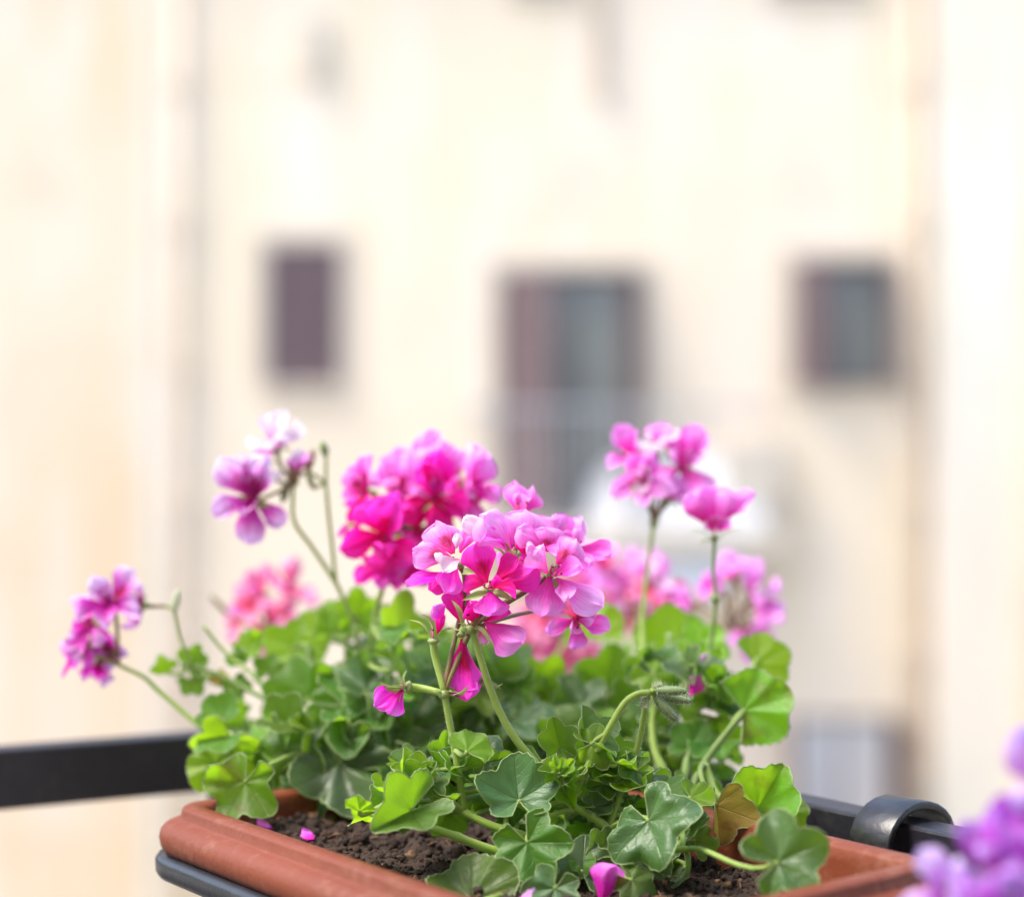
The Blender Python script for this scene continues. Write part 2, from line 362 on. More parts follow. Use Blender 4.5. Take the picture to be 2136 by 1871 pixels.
# ------------------------------------------------------------------ houses across the street
FY = 17.5
FX = lambda u: (u - CU)/FPX*FY
FZ = lambda v: CZ - (v - CV)/FPX*FY
def wall(house, x0, x1, z0, z1, y, depth, holes, mat, reveal=.22):
    """front wall with real openings (holes: x0,x1,z0,z1)"""
    xs = sorted({x0, x1, *[h[0] for h in holes], *[h[1] for h in holes]})
    zs = sorted({z0, z1, *[h[2] for h in holes], *[h[3] for h in holes]})
    mb = MB()
    for i in range(len(xs)-1):
        for j in range(len(zs)-1):
            cx, cz = (xs[i]+xs[i+1])/2, (zs[j]+zs[j+1])/2
            if any(h[0] < cx < h[1] and h[2] < cz < h[3] for h in holes): continue
            q = [mb.vert((xs[i],y,zs[j])), mb.vert((xs[i+1],y,zs[j])), mb.vert((xs[i+1],y,zs[j+1])), mb.vert((xs[i],y,zs[j+1]))]
            mb.face(q)
    for h in holes:
        for a, b in (((h[0],h[2]),(h[1],h[2])), ((h[1],h[2]),(h[1],h[3])), ((h[1],h[3]),(h[0],h[3])), ((h[0],h[3]),(h[0],h[2]))):
            mb.face([mb.vert((a[0],y,a[1])), mb.vert((b[0],y,b[1])), mb.vert((b[0],y+reveal,b[1])), mb.vert((a[0],y+reveal,a[1]))])
    # sides, back and top of the house
    for q in (((x0,y,z0),(x0,y,z1),(x0,y+depth,z1),(x0,y+depth,z0)), ((x1,y,z0),(x1,y+depth,z0),(x1,y+depth,z1),(x1,y,z1)),
              ((x0,y+depth,z0),(x0,y+depth,z1),(x1,y+depth,z1),(x1,y+depth,z0)), ((x0,y,z1),(x1,y,z1),(x1,y+depth,z1),(x0,y+depth,z1))):
        mb.face([mb.vert(p) for p in q])
    return mb.build('wall', mat, house)
def shutter(house, x0, x1, z0, z1, y, ang=0, hinge='l'):
    """louvred shutter leaf: stiles, rails and tilted slats"""
    mb = MB(); w = x1-x0; t = .035
    def B(a, b, c, d, yo=0, th=t): mb.box(a, b, yo-th/2, yo+th/2, c, d)
    B(0, .06, 0, z1-z0); B(w-.06, w, 0, z1-z0); B(.061, w-.061, 0, .08); B(.061, w-.061, z1-z0-.08, z1-z0)
    n = max(3, int((z1-z0-.16)/.055))
    for k in range(n):
        zc = .08 + (z1-z0-.16)*(k+.5)/n
        mb.obox(Vector((w/2, 0, zc)), Vector((w/2-.061, 0, 0)), Vector((0, .016, .022)), Vector((0, -.004, .003)))
    if hinge == 'l': Mx = Matrix.Translation((x0, y, z0)) @ Matrix.Rotation(ang, 4, 'Z')
    else: Mx = Matrix.Translation((x1, y, z0)) @ Matrix.Rotation(ang, 4, 'Z') @ Matrix.Translation((-w, 0, 0))
    mb.v = [tuple(Mx @ Vector(p)) for p in mb.v]
    return mb.build('shutter', M['shutter'], house)
def window(house, h, kind='glass', y=FY, sill=True, curtain=False, mull=1):
    x0, x1, z0, z1 = h
    mb = MB(); yy = y+.12; t = .06
    mb.box(x0+.002, x0+t, yy-.03, yy+.03, z0, z1); mb.box(x1-t, x1-.002, yy-.03, yy+.03, z0, z1)
    mb.box(x0+t, x1-t, yy-.03, yy+.03, z0+.002, z0+t); mb.box(x0+t, x1-t, yy-.03, yy+.03, z1-t, z1-.002)
    f = mb.build('window', M['shutter'], house)
    n = mull+1; w = (x1-x0-2*t)/n
    for k in range(n):
        p = MB(); p.box(x0+t+k*w+.03, x0+t+(k+1)*w-.03, yy-.006, yy+.006, z0+t, z1-t); p.build('pane', M['curtain'] if curtain else M['glass'], f)
    for k in range(1, n):
        p = MB(); p.box(x0+t+k*w-.031, x0+t+k*w+.031, yy-.025, yy+.025, z0+t, z1-t); p.build('mullion', M['shutter'], f)
    if sill:
        p = MB(); p.box(x0-.08, x1+.08, y-.09, y+.2, z0-.07, z0-.003); p.build('sill', M['stone'], house)
    return f
def hole(u0, u1, v0, v1): return (FX(u0), FX(u1), FZ(v1), FZ(v0))
def roof(house, x0, x1, y, depth, z):
    mb = MB(); e = .45
    a = [mb.vert(p) for p in ((x0-.1,y-e,z-.05),(x1+.1,y-e,z-.05),(x1+.1,y+depth/2,z+1.6),(x0-.1,y+depth/2,z+1.6),(x0-.1,y+depth+e,z-.05),(x1+.1,y+depth+e,z-.05),
         (x0-.1,y-e,z+.08),(x1+.1,y-e,z+.08),(x1+.1,y+depth/2,z+1.75),(x0-.1,y+depth/2,z+1.75),(x0-.1,y+depth+e,z+.08),(x1+.1,y+depth+e,z+.08))]
    for q in ((0,1,2,3),(3,2,5,4),(6,9,8,7),(9,10,11,8),(0,6,7,1),(4,5,11,10),(0,3,9,6),(3,4,10,9),(1,7,8,2),(2,8,11,5)): mb.face([a[i] for i in q])
    mb.build('roof', M['tile'], house)

hC = empty('cream_house', (FX(1100), FY, 0))
W1 = hole(556, 712, 510, 803); DR = hole(1043, 1338, 567, 1092); W2 = hole(1658, 1860, 545, 808)
LD = hole(1650, 1868, 1495, 2130); U1 = hole(1075, 1205, -345, -22); U2 = hole(1610, 1812, -345, -20)
W4 = hole(620, 860, 1560, 2000)
TOPZ = 13.2
wall(hC, FX(332), FX(1935), 0, TOPZ, FY, 8, [W1, DR, W2, LD, U1, U2, W4], M['cream'])
roof(hC, FX(332), FX(1935), FY, 8, TOPZ)
for h in (W1, U1, U2):
    xm = (h[0]+h[1])/2; window(hC, h)
    shutter(hC, h[0]+.004, xm-.004, h[2]+.004, h[3]-.004, FY-.0); shutter(hC, xm+.004, h[1]-.004, h[2]+.004, h[3]-.004, FY-.0)
window(hC, DR, sill=False); window(hC, W2); window(hC, LD, curtain=True); window(hC, W4)
# half open leaves
shutter(hC, DR[0]+.01, DR[0]+.62, DR[2]+.01, DR[3]-.01, FY+.02, R(-38), 'l')
shutter(hC, DR[1]-.62, DR[1]-.01, DR[2]+.01, DR[3]-.01, FY+.02, R(72), 'r')
shutter(hC, W2[0]+.01, W2[0]+.46, W2[2]+.01, W2[3]-.01, FY+.02, R(-62), 'l')
shutter(hC, W2[1]-.46, W2[1]-.01, W2[2]+.01, W2[3]-.01, FY+.02, R(76), 'r')
shutter(hC, LD[0]+.01, LD[0]+.52, LD[2]+.01, LD[3]-.01, FY+.01, R(-96), 'l')
shutter(hC, LD[1]-.52, LD[1]-.01, LD[2]+.01, LD[3]-.01, FY+.01, R(84), 'r')
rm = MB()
rm.box(FX(340), FX(1928), FY+.9, FY+1.0, .2, TOPZ-.2); rm.build('room_shade_sheet', M['room_shade'], hC)  # dark-coloured sheet stands in for the shade of the rooms
# window surrounds, their darker beige imitating the soft shadow around the openings
for h in (W1, DR, W2):
    mb = MB(); a = .13
    mb.box(h[0]-a, h[0]-.002, FY-.03, FY-.003, h[2], h[3]+a); mb.box(h[1]+.002, h[1]+a, FY-.03, FY-.003, h[2], h[3]+a)
    mb.box(h[0]-.002, h[1]+.002, FY-.03, FY-.003, h[3]+.002, h[3]+a); mb.build('window_surround', M['surround'], hC)
# balcony of the french door
mb = MB(); mb.box(FX(975), FX(1600), FY-.85, FY, FZ(1135), FZ(1096)); mb.build('balcony_slab', M['stone'], hC)
zt = DR[2]+1.12
bl = MB(); bl.box(FX(985), FX(1590), FY-.83, FY-.79, zt, zt+.05); bl.box(FX(985), FX(1590), FY-.83, FY-.79, DR[2]+.08, DR[2]+.11)
bl.box(FX(985), FX(985)+.04, FY-.789, FY, zt, zt+.05); bl.box(FX(1590)-.04, FX(1590), FY-.789, FY, zt, zt+.05)
blo = bl.build('balcony_railing', M['pale_metal'], hC)
n = 26
for k in range(n):
    x = FX(987) + (FX(1588)-FX(987))*k/(n-1)
    b = MB(); b.tube([(x, FY-.81, FZ(1096)-.01), (x, FY-.81, zt+.01)], .009, 6); b.build('baluster', M['pale_metal'], blo)
tag(hC, 'cream plastered house with mauve-brown shutters and a balcony door', 'house')

hO = empty('ochre_house', (FX(-500), FY, 0))
OW = [hole(-420, -200, 480, 860), hole(-1000, -780, 480, 860), hole(-420, -200, -420, -60), hole(-420, -200, 1480, 1860), hole(-1000,-780,1480,1860)]
wall(hO, FX(-1500), FX(296), 0, 14.5, FY-.02, 8, OW, M['ochre'])
roof(hO, FX(-1500), FX(296), FY-.02, 8, 14.5)
for h in OW:
    window(hO, h, y=FY-.02); xm = (h[0]+h[1])/2
    shutter(hO, h[0]+.004, xm-.004, h[2]+.004, h[3]-.004, FY-.02); shutter(hO, xm+.004, h[1]-.004, h[2]+.004, h[3]-.004, FY-.02)
p = MB(); p.box(FX(298), FX(331), FY-.03, FY+8, 0, 13.6); p.build('party_wall', M['white_plaster'], hO)
tag(hO, 'ochre plastered house at the end of the terrace beside the cream house', 'house')

hW = empty('white_house', (FX(2600), FY, 0))
WW = [hole(2330, 2520, 545, 860), hole(2900, 3090, 545, 860), hole(2330, 2520, 1480, 1860)]
wall(hW, FX(1938), FX(3500), 0, 13.8, FY-.25, 8, WW, M['white_plaster'])
roof(hW, FX(1938), FX(3500), FY-.25, 8, 13.8)
for h in WW:
    window(hW, h, y=FY-.25); xm = (h[0]+h[1])/2
    shutter(hW, h[0]+.004, xm-.004, h[2]+.004, h[3]-.004, FY-.25); shutter(hW, xm+.004, h[1]-.004, h[2]+.004, h[3]-.004, FY-.25)
p = MB(); p.box(FX(2118), FX(2260), FY-.33, FY-.253, 0, 13.2); p.build('ochre_pilaster', M['ochre'], hW)
tag(hW, 'off-white plastered house with a plain smooth front and ochre pilaster', 'house')

def drainpipe(u, v0, v1, y, r, label):
    root = empty('drainpipe', (FX(u), y, 0))
    t = MB(); t.tube([(FX(u), y, max(0, FZ(v1))), (FX(u), y, FZ(v0))], r, 12); t.build('pipe', M['pipe'], root, True)
    v = v0+110
    while v < v1 and FZ(v) > 0:
        c = MB(); c.box(FX(u)-r*1.5, FX(u)+r*1.5, y-r*1.3, y+r*1.2+.05, FZ(v)-.05, FZ(v)+.05); c.build('bracket', M['pipe'], root); v += 290
    tag(root, label, 'drainpipe', None)
drainpipe(378, -800, 2380, FY-.09, .055, 'grey drainpipe between the ochre house and the closed shutter window')
drainpipe(1900, -800, 2380, FY-.09, .06, 'grey drainpipe between the cream house and the off-white house')
drainpipe(1252, -800, 205, FY-.09, .05, 'short grey drainpipe ending above the balcony door')
def wallbox(u, v, w, h, d, label, name, cat, mat, y=FY):
    root = empty(name, (FX(u), y, FZ(v)))
    mb = MB(); mb.box(FX(u-w/2), FX(u+w/2), y-d, y+.01, FZ(v+h/2), FZ(v-h/2)); mb.build('casing', mat, root, bevel=.012)
    mb = MB(); mb.box(FX(u-w/2+6), FX(u+w/2-6), y-d-.012, y-d-.001, FZ(v+h/2-6), FZ(v-h/2+6)); mb.build('cover', mat, root)
    tag(root, label, cat)
wallbox(655, 105, 46, 120, .14, 'grey cable box high on the wall above the closed shutter window', 'cable_box', 'box', M['stone'])
wallbox(1565, 985, 120, 130, .32, 'grey air conditioner on the wall beside the white parasol', 'air_conditioner', 'air conditioner', M['stone'])
# parasol tipped towards the street on the balcony
pr = empty('parasol', (FX(1440), FY-.35, FZ(1096)))
cc = Vector((FX(1400), FY-.35, FZ(1065))); ax = Vector((-.1, -.86, .46)).normalized(); uu = ax.orthogonal().normalized(); ww = ax.cross(uu)
mb = MB(); tip = mb.vert(cc+ax*.16); ring = []
for k in range(24):
    a = 2*math.pi*k/24; rr_ = .92*(1-.035*math.cos(a*8)**2); ring.append(mb.vert(cc - ax*.12 + (uu*math.cos(a)+ww*math.sin(a))*rr_))
for k in range(24): mb.face((tip, ring[k], ring[(k+1)%24]))
cano = mb.build('canopy', M['canvas'], pr); sol = cano.modifiers.new('thick', 'SOLIDIFY'); sol.thickness = .006
mb = MB(); mb.tube([(FX(1440), FY-.35, FZ(1096)-.01), (FX(1440), FY-.35, FZ(1096)+.3), tuple(cc+ax*.12)], .018, 8); mb.build('pole', M['pale_metal'], pr, True)
for k in range(8):
    a = 2*math.pi*k/8; mb = MB(); mb.tube([tuple(cc+ax*.13), tuple(cc-ax*.14+(uu*math.cos(a)+ww*math.sin(a))*.90)], .006, 5); mb.build('rib', M['pale_metal'], pr)
tag(pr, 'white parasol tipped over on the balcony of the cream house', 'parasol')

# ------------------------------------------------------------------ own house and balcony
DV = Vector((.62, -.785, 0)).normalized(); NV = Vector((DV.y*-1, DV.x, 0))     # along the planter / outwards
hs = empty('unseen_home_house', (0, -1.6, 0))
mb = MB(); mb.box(-11, 9, -9.6, -1.6, 0, CZ+4.5); mb.build('wall', M['home'], hs)  # unseen house behind the camera; wall raised to block light from the rear
mb = MB(); mb.box(-11.3, 9.3, -9.9, -1.3, CZ+4.502, CZ+4.75); mb.build('roof', M['tile'], hs)
tag(hs, 'unseen plastered house of the balcony, raised to block light from behind', 'house')
RT = CZ - .148      # top of the handrail
LVd = Vector((-.888, -.459, 0)).normalized()
corner = DV*0 + Vector((-.056, .960, 0))
endR = corner + DV*((corner.y+1.6)/-DV.y); endL = corner + LVd*((corner.y+1.6)/-LVd.y)
FLZ = RT - 1.0
mb = MB(); tri = [corner + Vector((0, .12, 0)), endL + Vector((-.1, 0, 0)), endR + Vector((.1, 0, 0))]
lo = [mb.vert((p.x, p.y, FLZ-.16)) for p in tri]; hi = [mb.vert((p.x, p.y, FLZ)) for p in tri]
mb.face(lo[::-1]); mb.face(hi)
for i in range(3): mb.face((lo[i], lo[(i+1)%3], hi[(i+1)%3], hi[i]))
fl = mb.build('balcony_floor', M['stone']); fl['kind'] = 'structure'
ral = empty('balcony_railing', (corner.x, corner.y, FLZ))
def bar(p0, p1, w, z0, z1, name, parent, bevel=.0015):
    d = (p1-p0).normalized(); nn = Vector((-d.y, d.x, 0)); mb = MB(); c = (p0+p1)/2; c = Vector((c.x, c.y, (z0+z1)/2))
    mb.obox(c, d*((p1-p0).length/2), nn*(w/2), Vector((0,0,(z1-z0)/2))); return mb.build(name, M['black_metal'], parent, bevel=bevel)
bar(corner - DV*.009, endR, .016, RT-.030, RT, 'handrail', ral)
bar(corner + LVd*.010, endL, .016, RT-.0303, RT-.0003, 'handrail', ral)
bar(corner - DV*.006, endR, .012, FLZ+.08, FLZ+.10, 'bottom_rail', ral); bar(corner + LVd*.008, endL, .012, FLZ+.0803, FLZ+.1003, 'bottom_rail', ral)
def post(p, w, name):
    mb = MB(); mb.obox(Vector((p.x, p.y, (FLZ+RT-.028)/2)), DV*w, NV*w, Vector((0, 0, (RT-.028-FLZ)/2))); mb.build(name, M['black_metal'], ral)
post(corner, .010, 'corner_post')
k = .125
while k < (endR-corner).length: post(corner+DV*k, .006, 'baluster'); k += .125
k = .108
while k < (endL-corner).length: post(corner+LVd*k, .006, 'baluster'); k += .128
tag(ral, 'black metal balcony railing behind the flower box', 'railing')

# ------------------------------------------------------------------ the planter
RZ = CZ - .1488                    # rim height
PD0, PD1, PN0, PN1 = -.657, -.388, .333, .510    # extent along DV and NV (outer edge of the rim's flat top)
def pw(d, n, z): return Vector((DV.x*d + NV.x*n, DV.y*d + NV.y*n, z))
def rrect(off, rad, n=7):
    """rounded rectangle outline in (d,n), grown by off"""
    d0, d1, n0, n1 = PD0-off, PD1+off, PN0-off, PN1+off; r = max(.004, rad+off); out = []
    for (cd, cn, a0) in ((d1-r, n1-r, 0), (d0+r, n1-r, 90), (d0+r, n0+r, 180), (d1-r, n0+r, 270)):
        for k in range(n+1):
            a = R(a0 + 90*k/n); out.append((cd + r*math.cos(a), cn + r*math.sin(a)))
    return out
def sweep(profile, rad, name, mat, parent, close_bottom=False, shift=0.0, smooth=True):
    mb = MB(); rings = []
    for (o, z) in profile:
        rings.append([mb.vert(pw(d+shift, n, RZ+z)) for (d, n) in rrect(o, rad)])
    m_ = len(rings[0])
    for i in range(len(rings)-1):
        for k in range(m_): mb.face((rings[i][k], rings[i+1][k], rings[i+1][(k+1)%m_], rings[i][(k+1)%m_]))
    if close_bottom: mb.face(rings[-1])
    return mb.build(name, mat, parent, smooth)
def planter(shift, label):
    c = pw((PD0+PD1)/2+shift, (PN0+PN1)/2, RZ-.14)
    root = empty('flower_box', c)
    sweep([(-.030, -.132), (-.014, -.030), (-.0125, -.006), (-.012, -.0015), (-.0105, 0), (-.0036, .0002), (-.0026, -.0006), (-.0023, -.0012), (-.0019, -.0044), (-.0014, -.0050), (.0012, -.0052),
           (.0044, -.0066), (.0064, -.0088), (.0070, -.0118), (.0062, -.0156), (.0044, -.0182), (.0034, -.0186)], .015, 'rim', M['terracotta'], root, shift=shift)
    sweep([(.0038, -.0184), (-.0085, -.0192), (-.0100, -.0300), (-.0260, -.140), (-.0300, -.142)], .015, 'body', M['terracotta'], root, True, shift=shift)
    tag(root, label, 'flower box', None); return root
planter(0, 'terracotta plastic flower box holding the pink geraniums')
planter(.335, 'terracotta plastic flower box holding the purple flowers')
# wire holder: flat band round the box, two arched straps over the handrail
def holder(shift, label, straps):
    root = empty('box_holder', pw((PD0+PD1)/2+shift, PN1, RZ-.06))
    sweep([(-.0098, -.0190), (.0078, -.0185), (.0092, -.0205), (.0090, -.0255), (.0076, -.0275), (-.0108, -.0270), (-.0098, -.0190)], .017, 'band', M['black_plastic'], root, shift=shift)
    for d0 in straps:
        mb = MB(); w = .0100; prof = []
        nc = .552; r0 = .0185
        prof.append((PN1+.004, RZ-.031)); prof.append((nc-r0-.001, RZ-.031)); prof.append((nc-r0, RZ-.020))
        for k in range(13):
            a = R(180 - 15*k); prof.append((nc + r0*math.cos(a), RZ-.008 + .0138*math.sin(a)))
        prof.append((nc+r0, RZ-.030))
        th = .0030; rows = []
        for i, (n_, z_) in enumerate(prof):
            a = Vector(prof[min(i+1, len(prof)-1)]) - Vector(prof[max(i-1, 0)]); nn = Vector((-a.y, a.x)).normalized()*th
            rows.append([mb.vert(pw(d0+s*w, n_ + q*nn.x, z_ + q*nn.y)) for s, q in ((-1, 0), (1, 0), (1, 1), (-1, 1))])
        for i in range(len(rows)-1):
            for k in range(4): mb.face((rows[i][k], rows[i][(k+1)%4], rows[i+1][(k+1)%4], rows[i+1][k]))
        mb.face(rows[0][::-1]); mb.face(rows[-1])
        mb.build('strap', M['black_plastic'], root, True, bevel=.0008)
    tag(root, label, 'plant holder')
holder(0, 'black holder strapped over the rail, carrying the pink geranium box', (-.446, -.620))
holder(.335, 'black holder carrying the purple flower box', (-.10, -.30))

# soil: one crumbly mass per box
SZ = RZ - .018
def soil(shift, label, seed):
    rg = random.Random(seed); mb = MB(); nd_, nn_ = 120, 74
    d0, d1, n0, n1 = PD0+.0125, PD1-.0125, PN0+.0125, PN1-.0125
    def hz(d, n):
        q = Vector((d*55, n*55, seed)); q2 = Vector((d*190, n*190, seed+3))
        t = min(1, max(0, (d-PD0)/.15)); t = t*t*(3-2*t)
        return SZ + .006*(1-t) + .0045*pnoise(q) + .0030*pnoise(q*2.3) + .0018*pnoise(q2)
    idx = [[mb.vert(pw(d0+(d1-d0)*i/nd_+shift, n0+(n1-n0)*j/nn_, hz(d0+(d1-d0)*i/nd_, n0+(n1-n0)*j/nn_))) for j in range(nn_+1)] for i in range(nd_+1)]
    for i in range(nd_):
        for j in range(nn_): mb.face((idx[i][j], idx[i][j+1], idx[i+1][j+1], idx[i+1][j]))
    for k in range(7000):
        d = rg.uniform(d0+.002, d1-.002); n = rg.uniform(n0+.002, n1-.002); r = .0003 + .0018*rg.random()**3 + (.0022*rg.random() if rg.random() < .03 else 0)
        c = pw(d+shift, n, hz(d, n)+r*.35); b = len(mb.v)
        ax = Vector((rg.gauss(0,1), rg.gauss(0,1), rg.gauss(0,1)+.3)); mb.ball(c, r, 1 if rg.random() < .05 else 0, 8 if r > .002 else 6, 6 if r > .002 else 4, ax, rg.uniform(.75, 1.2))
        for q in range(b, len(mb.v)):
            v = Vector(mb.v[q]); v += (v-c)*(.9*pnoise(v*520) + .5*pnoise(v*1300)); mb.v[q] = tuple(v)
    for k in range(150):
        d = rg.uniform(d0+.004, d1-.004); n = rg.uniform(n0+.004, n1-.004); c = pw(d+shift, n, hz(d, n)+.0012); a = rg.uniform(0, 6.28); q = rg.uniform(.002, .006)
        e = Vector((math.cos(a)*q, math.sin(a)*q, rg.uniform(-.001, .0015))); mb.tube([c-e, c+Vector((0, 0, .0006)), c+e], [.00018, .00025, .00015], 4, 1)
    o = mb.build('potting_soil', [M['soil'], M['bark']], None, True); tag(o, label, 'soil', kind='stuff')
soil(0, 'dark crumbly potting soil under the pink geraniums', 2)
soil(.335, 'dark crumbly potting soil under the purple flowers', 5)

# ------------------------------------------------------------------ leaves
LOB = [(-128, .74), (-64, .93), (0, 1.0), (64, .93), (128, .74)]
def leaf_mesh(name, seed, cup=.15, fold=.12, wave=.06, droop=.2, mid=.0, point=1.45, depth=.31, curl=0.0, tm=158):
    rg = random.Random(seed); mb = MB(); nt_, nr = 60, 10
    lob = [(a + rg.uniform(-5, 5), r*rg.uniform(.90, 1.06)) for a, r in LOB]
    if tm < 150: lob = [(a*.72, r) for a, r in lob]
    ph = rg.uniform(0, 6.28); ph2 = rg.uniform(0, 6.28)
    def edge(th):
        r = 0
        for a, q in lob:
            x = abs(th-a)/34.0
            r = max(r, q*(1 - depth*min(x, 1.35)**point))
        return r*(1 + .018*math.sin(th*.55+ph) + .012*math.sin(th*1.1+ph2))
    def surf(th, r, e):
        x = r*math.sin(R(th)); y = r*math.cos(R(th)); q = r/e
        dl = min(abs(th-a) for a, _ in lob)/32.0
        z = fold*1.1*r*(.5-.5*math.cos(math.pi*min(dl, 1))) + .055*q*pnoise(Vector((x*2.6, y*2.6, seed*1.7))) + .025*q*pnoise(Vector((x*6, y*6, seed*.7))) + cup*r*r + wave*q**2.5*math.sin(R(th)*3.2+ph) + .6*wave*q**3*math.sin(R(th)*7+ph2)
        z += mid*abs(x) - droop*max(0, y)**2*.5
        z -= curl*max(0, q-.72)**1.4*2.2
        yy = y*(1-.12*droop*max(0, y)); xx = x*(1-.25*mid-.10*abs(cup))
        return Vector((xx, yy, z))
    c = mb.vert((0, 0, 0), (.5, .5)); rows = []
    for i in range(nt_+1):
        th = -tm + 2*tm*i/nt_; e = edge(th); row = []
        for j in range(1, nr+1):
            r = e*(j/nr); p = surf(th, r, e)
            row.append(mb.vert(p, (.5+.45*r*math.sin(R(th)), .5+.45*r*math.cos(R(th)))))
        rows.append(row)
    for i in range(nt_):
        mb.face((c, rows[i+1][0], rows[i][0]))
        for j in range(nr-1): mb.face((rows[i][j], rows[i+1][j], rows[i+1][j+1], rows[i][j+1]))
    bnd = [Vector(mb.v[c])] + [Vector(mb.v[rows[0][j]]) for j in range(nr)] + [Vector(mb.v[rows[i][-1]]) for i in range(1, nt_)] + [Vector(mb.v[rows[-1][j]]) for j in range(nr-1, -1, -1)]
    mb.tube(bnd, .013, 4, 1, False)
    return mb
VAR = {}
KIND = {'flat': dict(cup=.08, fold=.10, wave=.05, droop=.15), 'cup': dict(cup=.42, fold=.16, wave=.09, droop=-.1),
        'fold': dict(cup=.15, fold=.08, wave=.05, droop=.25, mid=.75), 'droop': dict(cup=-.30, fold=.14, wave=.10, droop=.5),
        'wavy': dict(cup=.18, fold=.22, wave=.16, droop=.15), 'ivy': dict(cup=.10, fold=.20, wave=.06, droop=.25, point=1.2, depth=.36),
        'fan': dict(cup=.10, fold=.16, wave=.10, droop=.10, tm=112, depth=.22), 'fanfold': dict(cup=.12, fold=.12, wave=.12, droop=.2, mid=.45, tm=118, depth=.25),
        'curl': dict(cup=.30, fold=.14, wave=.14, droop=.1, curl=.55)}
def leafdata(kind, v, mat):
    key = (kind, v, mat)
    if key not in VAR:
        VAR[key] = leaf_mesh('leaf', 17*v+3+sum(map(ord, kind)), **KIND[kind]).mesh('leaf', [M[mat], M['leaf_edge']], True)
    return VAR[key]
BR = {}      # branch sample points per plant
def branch(plant, pts, r0, r1, mat='stem_dark', name='stem', seg=8, nodes=True):
    line = smoothline(pts, 6); n = len(line); mb = MB()
    rad = [r0 + (r1-r0)*i/(n-1) for i in range(n)]
    if nodes:
        for i in range(3, n-1, 7): rad[i] *= 1.22
    mb.tube(line, rad, seg)
    if name == 'flower_stem' and seg == 10: hairs(mb, line, r1, 260, .0011, 1, random.Random(n))
    o = mb.build(name, [M[mat], M['hair']], plant, True)
    BR.setdefault(plant.name, []).extend(line); return o
def hook(plant, p):
    best = None
    for q in BR[plant.name]:
        d = (q-p).length + (0.03 if q.z > p.z+.004 else 0) + (.02 if (q-p).length < .006 else 0)
        if best is None or d < best[0]: best = (d, q)
    return best[1]
def leaf(plant, p, tip, nrm, size, kind='flat', v=0, mat='leaf', to=None, pr_=.0009, pmat='stem', sx=1.0):
    Mx = frame(p, Vector(tip) - Vector(nrm).normalized()*Vector(tip).dot(Vector(nrm).normalized()), nrm, size*sx, size, size)
    o = put('leaf', leafdata(kind, v, mat), Mx, plant)
    if to is None: to = hook(plant, p)
    Y = Mx.col[1].to_3d().normalized(); Z = Mx.col[2].to_3d().normalized()
    L = (p-to).length
    if L > .002:
        a = to; d = p - Z*L*.30 - Y*L*.22; b = to + (d-to)*.35 + Vector((0, 0, .12*L))
        pts = []
        for k in range(9):
            t = k/8; pts.append(a*(1-t)**3 + b*3*t*(1-t)**2 + d*3*t*t*(1-t) + (p+Z*.0002)*t**3)
        mb = MB(); mb.tube(pts, [pr_*1.25 - pr_*.25*k/8 for k in range(9)], 6); mb.build('petiole', M[pmat], o, True)
    return o

# ------------------------------------------------------------------ petals and flowers
def petal_mesh(seed, bend, cupx, ruf, narrow=1.0, notch=.0):
    rg = random.Random(seed); mb = MB(); nt_, ns = 15, 14; ph = rg.uniform(0, 6.28); rows = []
    a = -bend*.45; pos = Vector((0, 0, 0)); step = 1.0/nt_; asym = rg.uniform(-.12, .12)
    for i in range(nt_+1):
        t = i/nt_
        w = .5*(.10 + .90*min(1, t/.62)**1.25)*(1-max(0, (t-.60)/.40)**2.4)**.5 if t < 1 else .02
        w = max(w, .02)*(1 if narrow == 1 else narrow)
        row = []
        for k in range(ns+1):
            s = -1+2*k/ns
            z = cupx*w*s*s*1.6 + ruf*t*t*math.sin(s*4.2+ph)*.5 + ruf*t*math.sin(s*9+ph*2+t*5)*.22
            yo = -notch*max(0, t-.75)*4*math.exp(-(s*2.2)**2)*.25 + t**3*(.022*math.sin(s*7+ph) + .012*math.sin(s*17+ph*3))
            xx = s*w*(1 + .05*math.sin(9*t+ph+s) + .03*math.sin(23*t+2*ph)*t) + asym*t*t
            y = pos.y + yo; zz = pos.z + z
            row.append(mb.vert((xx, y, zz), (.5+.5*s, t)))
        rows.append(row)
        pos = pos + Vector((0, math.cos(a), math.sin(a)))*step; a += bend/nt_
    for i in range(nt_):
        for k in range(ns): mb.face((rows[i][k], rows[i][k+1], rows[i+1][k+1], rows[i+1][k]))
    return mb
PV = [(.35, .25, .15), (-.55, -.30, .16), (-.9, -.25, .20), (.2, -.35, .17), (-1.3, .30, .18), (.7, .45, .22), (-.3, .15, .24), (-1.7, -.2, .16)]
PM = {}
def petaldata(v, mat, notch=0):
    v = v % len(PV); key = (v, mat, notch)
    if key not in PM: PM[key] = petal_mesh(31+v, *PV[v], notch=notch).mesh('petal', [P[mat]], True)
    return PM[key]
def petal(flower, base, tip, nrm, width, v, mat, notch=0):
    d = tip-base; return put('petal', petaldata(v, mat, notch), frame(base, d, nrm, width, d.length, d.length), flower)
def sepal_to(mb, base, tip, width, nrm, m=0, bow=.18):
    d = tip-base; L = d.length; Y = d.normalized(); Z = Vector(nrm) - Y*Vector(nrm).dot(Y); Z.normalize(); X = Y.cross(Z); rows = []
    for i in range(7):
        t = i/6; w = width*.5*math.sin(math.pi*min(1, .16+t*.84))**.8*(1 if t < .99 else .12); c = base + d*t + Z*(bow*L*math.sin(math.pi*t))
        rows.append([mb.vert(c + X*w*s + Z*(w*.5*s*s)) for s in (-1, -.5, 0, .5, 1)])
    for i in range(6):
        for k in range(4): mb.face((rows[i][k], rows[i][k+1], rows[i+1][k+1], rows[i+1][k]), m)
